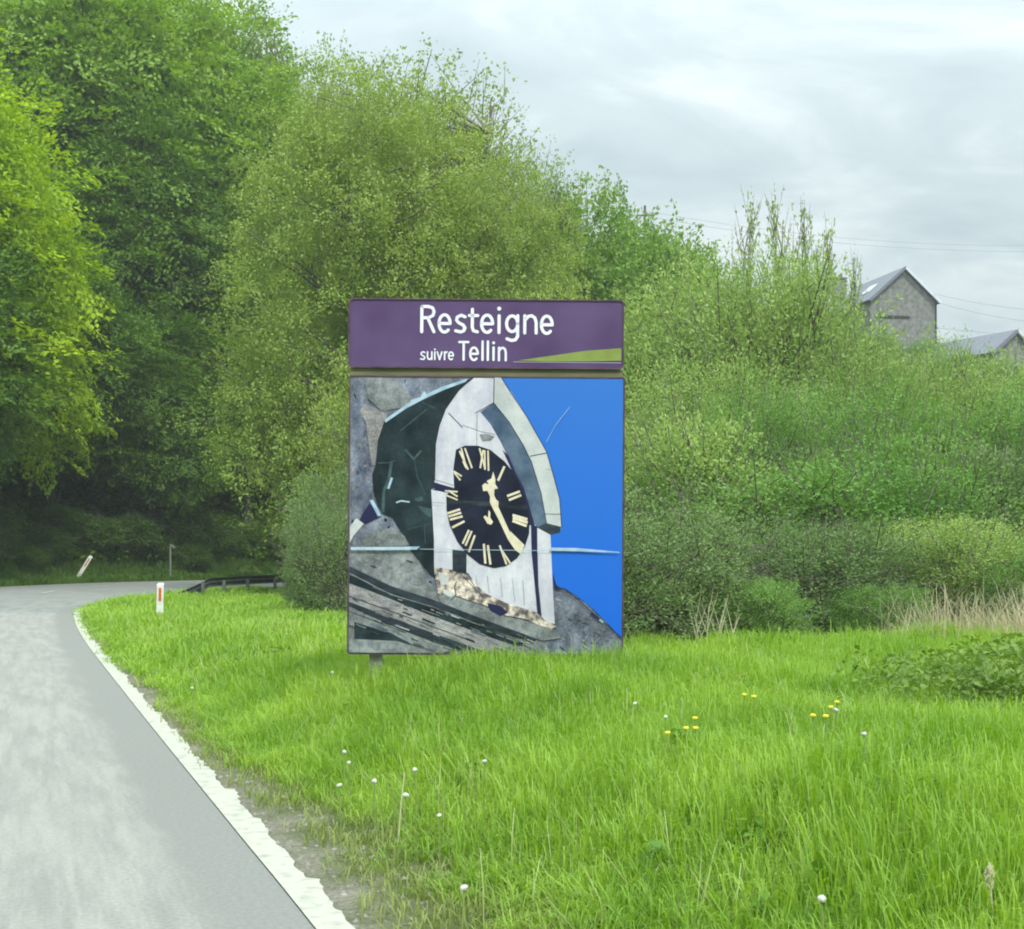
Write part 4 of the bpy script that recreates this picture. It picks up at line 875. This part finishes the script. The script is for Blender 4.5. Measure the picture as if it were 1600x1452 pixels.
for i, (px, top, tx) in enumerate([(1172, 305, 'leftmost'), (1218, 300, 'tallest'), (1252, 318, 'third'), (1278, 345, 'rightmost tall')]):
    plant('sapling', 'tree', 'sapling', 'olive', px + (-10, 4, 6, 8)[i], 45, top, tx + ' thin half-leafed sapling rising above the willow bushes', 'saplings above the willows', wide=.55)
plant('sapling', 'tree', 'sapling', 'olive', 1335, 47, 395, 'short thin sapling just left of the chimney', 'saplings above the willows', wide=.45)
# hedge at the houses
for i, (px, d, top) in enumerate([(1380, 128, 520), (1440, 126, 530), (1500, 124, 548), (1560, 122, 560), (1620, 122, 560), (1690, 122, 560), (1320, 130, 505)]):
    plant('hedge_bush', 'bush', 'willow', 'bushg', px, d, top, 'far hedge bush on the hill ' + ['at the left foot of the stone house', 'at the right foot of the stone house', 'between the two houses', 'left in front of the low second roof', 'right in front of the low second roof', 'beyond the right edge of the view', 'left of the chimney'][i], 'hedge bushes on the hill', wide=1.3, g=CH + (HY - top - 75) / F * d)
# undergrowth shrubs along the far road edge
oa = np.r_[0, np.cumsum(np.linalg.norm(np.diff(OUTER, axis=0), axis=1))]
for i, dd in enumerate(np.arange(60, 134, 2.0)):
    off = rr.uniform(2.2, 4.2); qx = np.interp(dd, oa, OUTER[:, 0]); qy = np.interp(dd, oa, OUTER[:, 1]); q2 = np.array([np.interp(dd + 1, oa, OUTER[:, 0]), np.interp(dd + 1, oa, OUTER[:, 1])])
    tt_ = nrm((q2 - [qx, qy])[None])[0]; X = qx - tt_[1] * off; Y = qy + tt_[0] * off
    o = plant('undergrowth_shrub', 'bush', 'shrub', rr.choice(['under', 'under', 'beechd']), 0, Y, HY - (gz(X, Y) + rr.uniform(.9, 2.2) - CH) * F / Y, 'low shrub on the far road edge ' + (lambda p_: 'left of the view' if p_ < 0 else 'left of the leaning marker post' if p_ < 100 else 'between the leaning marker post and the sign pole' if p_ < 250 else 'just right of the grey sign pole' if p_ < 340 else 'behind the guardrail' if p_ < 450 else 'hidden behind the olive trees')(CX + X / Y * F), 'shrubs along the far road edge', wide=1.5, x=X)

# ------------------------------------------------------------------ grass and ground cover (stuff, instanced tufts)
def tuft_mesh(name, n, hmin, hmax, w, spread, lean, mt, seed, seeds=0):
    r = np.random.default_rng(seed); th = r.random(n) * 6.283; rr_ = spread * np.sqrt(r.random(n))
    base = np.stack([np.cos(th) * rr_, np.sin(th) * rr_, np.full(n, -.03)], 1)
    H = r.uniform(hmin, hmax, n); la = r.random(n) * 6.283; ld = np.stack([np.cos(la), np.sin(la), np.zeros(n)], 1); lm_ = lean * r.random(n) * H
    side = np.stack([-np.sin(la + r.normal(size=n) * .8), np.cos(la), np.zeros(n)], 1); ww = (w * r.uniform(.6, 1.4, n))[:, None]
    p0 = base; p1 = base + np.array([0, 0, 1]) * (H * .5)[:, None] + ld * (lm_ * .2)[:, None]; p2 = base + np.array([0, 0, 1]) * (H * .85)[:, None] + ld * (lm_ * .6)[:, None]; p3 = base + np.array([0, 0, 1]) * (H * (1 - .25 * r.random(n)))[:, None] + ld * lm_[:, None]
    V = np.stack([p0 - side * ww * .5, p0 + side * ww * .5, p1 - side * ww * .5, p1 + side * ww * .5, p2 - side * ww * .35, p2 + side * ww * .35, p3], 1).reshape(-1, 3)
    i = np.arange(n)[:, None] * 7
    Ft = np.concatenate([i + np.array(q) for q in ([0, 1, 3], [0, 3, 2], [2, 3, 5], [2, 5, 4], [4, 5, 6])])
    tint = np.repeat(r.random(n), 7) * .8 + np.tile([0, 0, .1, .1, .2, .2, .25], n)
    me = np_mesh(name, V, Ft, {'tint': tint}, [mt]); return me
GRASS = leaf_mat('verge_grass_blades', (.10, .25, .02, 1), (.36, .53, .09, 1), patch=.8, trans=.4)
GRASS2 = leaf_mat('dry_grass_blades', (.40, .36, .21, 1), (.56, .50, .33, 1), patch=1.5, trans=.3)
GRASS3 = leaf_mat('short_worn_grass', (.16, .22, .045, 1), (.30, .36, .12, 1), patch=1.5, trans=.3)
def scatter(name, P, pick, rot, scl, meshes, label=None, cat=None):
    col = bpy.data.collections.new(name + '_pieces')
    for i, me in enumerate(meshes): o = bpy.data.objects.new('%s_piece_%02d' % (name, i), me); col.objects.link(o)
    me = bpy.data.meshes.new(name); me.vertices.add(len(P)); me.vertices.foreach_set('co', P.astype(np.float32).ravel())
    a = me.attributes.new('pick', 'INT', 'POINT'); a.data.foreach_set('value', pick.astype(np.int32))
    a = me.attributes.new('rot', 'FLOAT_VECTOR', 'POINT'); a.data.foreach_set('vector', rot.astype(np.float32).ravel())
    a = me.attributes.new('scl', 'FLOAT_VECTOR', 'POINT'); a.data.foreach_set('vector', scl.astype(np.float32).ravel())
    o = bpy.data.objects.new(name, me); COL.objects.link(o)
    ng = bpy.data.node_groups.new(name + '_scatter', 'GeometryNodeTree')
    ng.interface.new_socket('Geometry', in_out='INPUT', socket_type='NodeSocketGeometry'); ng.interface.new_socket('Geometry', in_out='OUTPUT', socket_type='NodeSocketGeometry')
    gi = ng.nodes.new('NodeGroupInput'); go = ng.nodes.new('NodeGroupOutput'); ip = ng.nodes.new('GeometryNodeInstanceOnPoints')
    ci = ng.nodes.new('GeometryNodeCollectionInfo'); ci.inputs['Collection'].default_value = col; ci.inputs['Separate Children'].default_value = True; ci.inputs['Reset Children'].default_value = True
    def na_(nm, typ): n = ng.nodes.new('GeometryNodeInputNamedAttribute'); n.data_type = typ; n.inputs['Name'].default_value = nm; return n.outputs['Attribute']
    l = ng.links.new; l(gi.outputs[0], ip.inputs['Points']); l(ci.outputs[0], ip.inputs['Instance']); ip.inputs['Pick Instance'].default_value = True
    l(na_('pick', 'INT'), ip.inputs['Instance Index']); l(na_('rot', 'FLOAT_VECTOR'), ip.inputs['Rotation']); l(na_('scl', 'FLOAT_VECTOR'), ip.inputs['Scale']); l(ip.outputs[0], go.inputs[0])
    md = o.modifiers.new('scatter', 'NODES'); md.node_group = ng
    return tag(o, label, cat, kind='stuff')
def frustum_points(n, d0, d1, pw, margin=.25):
    u = rng.random(n); D = (d0 ** pw + u * (d1 ** pw - d0 ** pw)) ** (1 / pw)
    X = (rng.random(n) * (1 + 2 * margin) - margin) * 1600; X = (X - CX) / F * D; return X, D
tuftsA = [tuft_mesh('tuft', 46, .14, .38, .0048, .14, .6, GRASS, s) for s in range(5)]          # near
tuftsB = [tuft_mesh('tuft', 30, .18, .40, .012, .22, .6, GRASS, s + 10) for s in range(5)]       # far, broader blades
tuftsC = [tuft_mesh('tuft', 26, .04, .12, .006, .13, .9, GRASS3, s + 20) for s in range(3)]      # short verge edge
X1, Y1 = frustum_points(19000, 3.6, 15, 1.5, .2); X2, Y2 = frustum_points(26000, 14, 64, 1.25, .1)
X = np.r_[X1, X2]; Y = np.r_[Y1, Y2]; s = sdist(X, Y, IN_C); far = np.r_[np.zeros(len(X1), bool), np.ones(len(X2), bool)]
patch = .7 * np.sin(X * 1.1 + 2) * np.sin(Y * .8) + .5 * np.sin(X * 2.7 + Y * 1.9) + .5 * np.sin(X * 5.1 - Y * 2.3) * np.sin(Y * 3.7 + X)
lim = (1.0 - .6 * sst(5.5, 11, Y) - .12 * sst(12, 24, Y)) * (1 + .25 * patch)
keep = (s > lim * .55) & ((s > lim) | (rng.random(len(X)) < .35))
keep &= ~((Y > 40) & (s > 26)); keep &= ~((X > 1.25) & (Y > 14.9 + .4 * np.sin(X * 2.3)) & (Y < 60))
X, Y, s, far, lim, patch = (q[keep] for q in (X, Y, s, far, lim, patch)); Z = terrain(X, Y)
hs = np.clip(.25 + .75 * sst(lim * .7, lim * .7 + 1.1, s), .25, 1) * (1 + .22 * patch) * rng.uniform(.75, 1.2, len(X))
pick = np.where(far, rng.integers(5, 10, len(X)), rng.integers(0, 5, len(X)))
short = (s < lim * (.8 + .75 * rng.random(len(X)))); pick = np.where(short, rng.integers(10, 13, len(X)), pick); hs = np.where(short, 1, hs) * (1 - .55 * sst(43, 50, Y)) * (1 + .16 * np.exp(-((X - .75) / .9) ** 2 - ((Y - 11.6) / .7) ** 2))
hs = hs * (1 + .25 * sst(16, 20, Y) * (X > 1.2))
# bare patch feet lean a little outwards
rot = np.stack([rng.normal(size=len(X)) * .12, rng.normal(size=len(X)) * .12, rng.random(len(X)) * 6.28], 1)
ws = np.where(far, 1 + (Y - 14) / 30, .85 + Y / 40)
scatter('grass', np.stack([X, Y, Z], 1), pick, rot, np.stack([ws, ws, hs], 1), tuftsA + tuftsB + tuftsC, 'long fresh green grass covering the verge around the sign', 'grass')
# taller seeding stems and dead blades mixed in
SEED = leaf_mat('seeding_grass_stems', (.30, .36, .14, 1), (.52, .52, .30, 1), patch=1.2, trans=.25)
X, Y = frustum_points(2800, 5, 30, 1.8, .1); s = sdist(X, Y, IN_C); kp = (s > .8) & ((np.sin(X * 1.7) * np.sin(Y * 1.3 + 1) > -.1) | (rng.random(len(X)) < .2)); X, Y = X[kp], Y[kp]; n = len(X); Z = terrain(X, Y)
tf = [tuft_mesh('tuft', 5, .30, .50, .0032, .16, .7, SEED, s_ + 110) for s_ in range(4)]
scatter('seeding_grass', np.stack([X, Y, Z], 1), rng.integers(0, 4, n), np.stack([rng.normal(size=n) * .1, rng.normal(size=n) * .1, rng.random(n) * 6.28], 1), np.stack([1 + Y / 25, 1 + Y / 25, rng.uniform(.7, 1.15, n)], 1), tf, 'pale seeding stems and dead blades among the green grass', 'grass')
# grass strip on the far side of the road
n = 9000; q = rng.random(n) * 86 + 48; off = .4 + 3.2 * rng.random(n) ** 1.4
qx = np.interp(q, oa, OUTER[:, 0]); qy = np.interp(q, oa, OUTER[:, 1]); tx = np.interp(q + 1, oa, OUTER[:, 0]) - qx; ty = np.interp(q + 1, oa, OUTER[:, 1]) - qy; ll = np.hypot(tx, ty)
X = qx - ty / ll * off; Y = qy + tx / ll * off; Z = terrain(X, Y)
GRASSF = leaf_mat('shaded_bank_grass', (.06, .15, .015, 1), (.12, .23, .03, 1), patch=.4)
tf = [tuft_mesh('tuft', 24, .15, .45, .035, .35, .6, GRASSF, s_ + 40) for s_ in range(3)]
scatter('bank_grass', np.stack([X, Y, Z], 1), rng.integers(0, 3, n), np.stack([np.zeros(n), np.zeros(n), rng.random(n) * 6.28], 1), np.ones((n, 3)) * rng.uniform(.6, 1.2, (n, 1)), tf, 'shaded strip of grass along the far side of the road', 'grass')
# dark ivy and ferns on the bank under the trees
n = 22000; q = rng.random(n) * 92 + 46; off = 3 + 24 * rng.random(n)
qx = np.interp(q, oa, OUTER[:, 0]); qy = np.interp(q, oa, OUTER[:, 1]); tx = np.interp(q + 1, oa, OUTER[:, 0]) - qx; ty = np.interp(q + 1, oa, OUTER[:, 1]) - qy; ll = np.hypot(tx, ty)
X = qx - ty / ll * off; Y = qy + tx / ll * off; Z = terrain(X, Y)
def leafy_tuft(nm, n_, R_, H_, leaf, mt, seed):
    r = np.random.default_rng(seed); P = r.normal(size=(n_, 3)) * [R_ * .5, R_ * .5, 0]; P[:, 2] = r.random(n_) ** .8 * H_ * np.exp(-(P[:, 0] ** 2 + P[:, 1] ** 2) / R_ ** 2)
    Nn = nrm(r.normal(size=(n_, 3)) * .5 + [0, -.2, 1]); V, Ft, tt = leaves_np(P, Nn, leaf * r.uniform(.6, 1.3, n_), .65, r.random(n_)); return np_mesh(nm, V, Ft, {'tint': tt}, [mt])
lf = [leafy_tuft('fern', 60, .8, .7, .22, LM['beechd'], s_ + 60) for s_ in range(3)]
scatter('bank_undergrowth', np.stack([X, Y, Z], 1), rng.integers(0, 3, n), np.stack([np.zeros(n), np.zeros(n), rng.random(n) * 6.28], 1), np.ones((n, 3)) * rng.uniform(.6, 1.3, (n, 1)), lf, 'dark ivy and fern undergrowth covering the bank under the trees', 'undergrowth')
# brambles at the right
P = []
for _ in range(4600):
    x_ = rng.uniform(2.0, 7.5); y_ = rng.uniform(6.6, 12.5)
    if ((x_ - 4.75) / 2.2) ** 2 + ((y_ - 9.5) / 2.4) ** 2 < rng.uniform(.15, 1.15) + .2 * math.sin(x_ * 4 + y_ * 3): P.append((x_, y_))
P = np.array(P); Z = terrain(P[:, 0], P[:, 1]) + .2 * rng.random(len(P)) + .2 * np.exp(-((P[:, 0] - 4.9) / 1.5) ** 2 - ((P[:, 1] - 10) / 1.6) ** 2)
lf = [leafy_tuft('bramble', 44, .22, .22, .048, LM['bramble'], s_ + 70) for s_ in range(4)]
scatter('bramble_patch', np.c_[P, Z], rng.integers(0, 4, len(P)), np.stack([rng.normal(size=len(P)) * .3, rng.normal(size=len(P)) * .3, rng.random(len(P)) * 6.28], 1), np.ones((len(P), 3)) * rng.uniform(.7, 1.3, (len(P), 1)), lf, 'dark green bramble patch at the right edge of the grass', 'brambles')
# dry tan grass at the right
n = 620; X = rng.uniform(3.6, 8.5, n); Y = rng.uniform(13.9, 15.6, n); kp = X > 3.7 + 1.8 * (rng.random(n)); X, Y = X[kp], Y[kp]; n = len(X); Z = terrain(X, Y)
tf = [tuft_mesh('tuft', 14, .3, .95, .005, .22, 1.2, GRASS2, s_ + 80) for s_ in range(3)] + [tuft_mesh('tuft', 24, .25, .5, .006, .15, .7, GRASS, 84)]
scatter('dry_grass', np.stack([X, Y, Z], 1), rng.integers(0, 4, n), np.stack([rng.normal(size=n) * .1, rng.normal(size=n) * .1, rng.random(n) * 6.28], 1), np.ones((n, 3)) * rng.uniform(.7, 1.1, (n, 1)), tf, 'dry tan grass standing in front of the right thicket', 'dry grass')
# low leafy weeds mixed into the verge
X, Y = frustum_points(2600, 5, 24, 1.6, .1); s = sdist(X, Y, IN_C); kp = (s > 1.3) & (rng.random(len(X)) < .7); X, Y = X[kp], Y[kp]; n = len(X); Z = terrain(X, Y) + .02
WEED = leaf_mat('weed_leaves', (.08, .19, .02, 1), (.16, .30, .05, 1), patch=1.0)
lf = [leafy_tuft('weed', 26, .13, .2, .06, WEED, s_ + 90) for s_ in range(3)]
scatter('weeds', np.stack([X, Y, Z], 1), rng.integers(0, 3, n), np.stack([np.zeros(n), np.zeros(n), rng.random(n) * 6.28], 1), np.ones((n, 3)) * rng.uniform(.7, 1.3, (n, 1)), lf, 'leafy weeds mixed into the verge grass', 'weeds')

# ------------------------------------------------------------------ flowers and single stalks
stem_m = mat('pale_green_stem', (.22, .30, .10, 1), rough=.6); clock_m = mat('dandelion_fluff', (.62, .63, .58, 1), (.5, .52, .46, 1), scale=60, rough=.9)
yel_m = mat('yellow_petals', (.72, .62, .04, 1), (.80, .72, .10, 1), scale=40, rough=.7); straw = mat('bleached_straw', (.62, .60, .42, 1), (.50, .46, .30, 1), scale=20, rough=.7)
def ball(r_, n_=90, flat=1.0, seed=0):
    r = random.Random(seed); mb = MB()
    for i in range(n_):                       # fluff: little outward slivers
        z_ = 1 - 2 * (i + .5) / n_; a = i * 2.39996; q = Vector((math.sqrt(1 - z_ * z_) * math.cos(a), math.sqrt(1 - z_ * z_) * math.sin(a), z_))
        if flat < 1 and q.z < -.2: continue
        u = q.cross(Vector((.3, .2, 1))).normalized(); w_ = q.cross(u); c = q * r_ * r.uniform(.85, 1.1); c.z *= flat; k_ = r_ * .42
        mb.add([c + u * k_, c + w_ * k_, c - u * k_, c - w_ * k_, q * r_ * .1], [(0, 1, 2, 3), (0, 1, 4), (1, 2, 4), (2, 3, 4), (3, 0, 4)])
    return mb
clock_me = ball(.026, 60).mesh('seed_head'); clock_me.materials.append(clock_m)
flower_me = ball(.022, 50, .45, 2).mesh('flower_head'); flower_me.materials.append(yel_m)
mb = MB(); mb.tube([(0, 0, 0), (.01, 0, .5), (0, 0, 1)], .0028, 5); stem_me = mb.mesh('stem'); stem_me.materials.append(stem_m)
WF = [(519, 1056, 'white dandelion seed head left of the sign post, alone in the grass'), (992, 1107, 'white seed head in the grass right below the sign'), (1040, 1130, 'white seed head between the sign and the yellow flowers'),
      (757, 1198, 'pale seed head in the middle of the grass below the sign'), (538, 1182, 'upper one of two white seed heads near the dirt edge'), (545, 1199, 'lower one of two white seed heads near the dirt edge'),
      (530, 1235, 'pale seed head nearest the dirt edge'), (634, 1253, 'white seed head beside the bleached stalk'), (648, 1210, 'white seed head above right of the bleached stalk'), (585, 1228, 'faint seed head left of the bleached stalk'),
      (686, 1286, 'white seed head right of the bleached stalk'), (1306, 1119, 'white seed head under the brightest yellow flower'), (1350, 1160, 'white seed head left of the bramble patch'),
      (725, 1402, 'pale seed head low in the picture near the dirt'), (1284, 1449, 'large white seed head cut by the bottom edge of the picture'), (300, 1080, 'pale seed head by the road edge near the marker post side')]
for px, py, lab in WF:
    x, y, z = hit(px, py, .36); o = empty('dandelion_clock', (x, y, z), random.uniform(0, 6), lab, 'flower', 'white seed heads in the verge')
    h = bpy.data.objects.new('seed_head', clock_me); COL.objects.link(h); h.parent = o; h.location = (0, 0, .385); h.scale = (random.uniform(.36, .56), random.uniform(.36, .5), random.uniform(.3, .45)); h.rotation_euler = (random.uniform(-.4, .4), random.uniform(-.4, .4), 0)
    s_ = bpy.data.objects.new('stem', stem_me); COL.objects.link(s_); s_.parent = o; s_.scale = (1, 1, .375)
YF = [(1163, 1092, 'left one of two small yellow flowers above the middle of the right verge'), (1178, 1094, 'right one of two small yellow flowers above the middle of the right verge'), (1308, 1104, 'brightest yellow flower left of the brambles'), (1298, 1111, 'yellow flower touching the brightest one'),
      (1270, 1126, 'yellow flower lower left of the brightest one'), (1290, 1128, 'yellow flower just below the brightest one'), (1072, 1144, 'left flower of the small yellow row right of the sign'), (1087, 1147, 'right flower of the small yellow row right of the sign'), (1086, 1130, 'yellow flower above the small yellow row'), (1043, 1155, 'lowest yellow flower right of the sign')]
for px, py, lab in YF:
    x, y, z = hit(px, py, .36); o = empty('dandelion', (x, y, z), random.uniform(0, 6), lab, 'flower', 'yellow flowers in the verge')
    h = bpy.data.objects.new('flower_head', flower_me); COL.objects.link(h); h.parent = o; h.location = (0, 0, .38); h.scale = (.62,) * 3
    s_ = bpy.data.objects.new('stem', stem_me); COL.objects.link(s_); s_.parent = o; s_.scale = (1, 1, .375)
def stalk(px, py, top, lab, lean, seedhead=False):
    x, y, z = hit(px, py, .08); hgt = (py - top) / F * y + .08
    o = empty('dry_stalk', (x, y, z), 0, lab, 'stalk'); mb = MB(); mb.tube([(0, 0, 0), (lean * .4, 0, hgt * .5), (lean, 0, hgt)], [.0045, .004, .003], 5); mb.build('stem', straw, o)
    if seedhead:
        mb = MB(); rr2 = random.Random(3)
        for i in range(70):
            q = rr2.uniform(-1, 1); w = .013 * (1 - q * q) + .002; c = Vector((lean + rr2.uniform(-w, w), rr2.uniform(-w, w), hgt - .01 + q * .05)); mb.box(c, (.003, .003, .016), rot=Matrix.Rotation(rr2.uniform(-.6, .6), 3, 'Y'))
        mb.build('seed_head', straw, o)
stalk(622, 1300, 1210, 'straight bleached stalk standing at the edge of the worn dirt', .035)
stalk(1556, 1475, 1372, 'pale stalk with a frayed head at the bottom right', -.02, True)
for i, (px, py, tp, ln) in enumerate([(1103, 1030, 945, .03), (1094, 1030, 958, -.05), (1116, 1030, 962, .08), (1130, 1028, 972, .14)]):
    x, y, z = hit(px, 1045, .2); y = 14.6; x = (px - CX) / F * y; z = gz(x, y); hgt = CH + (HY - tp) / F * y - z
    mb = MB(); mb.tube([(0, 0, -.05), (ln * .4, 0, hgt * .5), (ln, 0, hgt)], [.007, .005, .002], 5)
    for j in range(6): f = .3 + .11 * j; mb.tube([(ln * f, 0, hgt * f), (ln * f + random.uniform(.03, .11) * (1 if j % 2 else -1), random.uniform(-.1, .1), hgt * f + random.uniform(.2, .4))], [.004, .0015], 4)
    o = mb.build('bare_stem', straw); o.location = (x, y, z); tag(o, ('tallest upright', 'left leaning', 'right leaning', 'rightmost, strongly leaning')[i] + ' bare pale stem in front of the bushes right of the sign', 'stem', 'bare stems right of the sign')
# grit and clods along the ragged edge of the asphalt
grit_m = mat('roadside_grit', (.20, .18, .15, 1), (.34, .32, .28, 1), scale=30, rough=.95)
gm_ = []
for s_ in range(3):
    r = random.Random(s_); mb = MB(); vs = [Vector((r.uniform(.6, 1) * math.cos(a), r.uniform(.6, 1) * math.sin(a), 0)) * .012 for a in [i * 1.0472 for i in range(6)]]
    mb.add(vs + [Vector((r.uniform(-.3, .3) * .012, r.uniform(-.3, .3) * .012, .009))], [(i, (i + 1) % 6, 6) for i in range(6)]); m_ = mb.mesh('stone'); m_.materials.append(grit_m); gm_.append(m_)
X, Y = frustum_points(60000, 4, 26, 1.5, .1); s = sdist(X, Y, IN_C); kp = (s > .12) & (s < .3 + 1.0 * (1 - sst(5.5, 11, Y)) + .1 * np.sin(Y * 2)) & (rng.random(len(X)) < .6); X, Y = X[kp], Y[kp]; n = len(X); Z = np.maximum(terrain(X, Y), .0)
Z = terrain(X, Y) + .0
scatter('grit', np.stack([X, Y, Z], 1), rng.integers(0, 3, n), np.stack([np.zeros(n), np.zeros(n), rng.random(n) * 6.28], 1), np.ones((n, 3)) * (rng.random((n, 1)) ** 3 * 1.8 + .3), gm_, 'loose grit and clods between the white line and the grass', 'grit')

# ------------------------------------------------------------------ haze
hz = MB(); hz.box((-20, 190, 30), (700, 440, 66)); 
hm = bpy.data.materials.new('thin_haze'); hm.use_nodes = True; t = hm.node_tree; t.nodes.clear()
vo = t.nodes.new('ShaderNodeVolumePrincipled'); vo.inputs['Density'].default_value = .00045; vo.inputs['Color'].default_value = (.9, .97, 1, 1); vo.inputs['Anisotropy'].default_value = 0
mo = t.nodes.new('ShaderNodeOutputMaterial'); t.links.new(vo.outputs[0], mo.inputs['Volume'])
HAZE = True
if HAZE: tag(hz.build('haze', hm), kind='stuff')
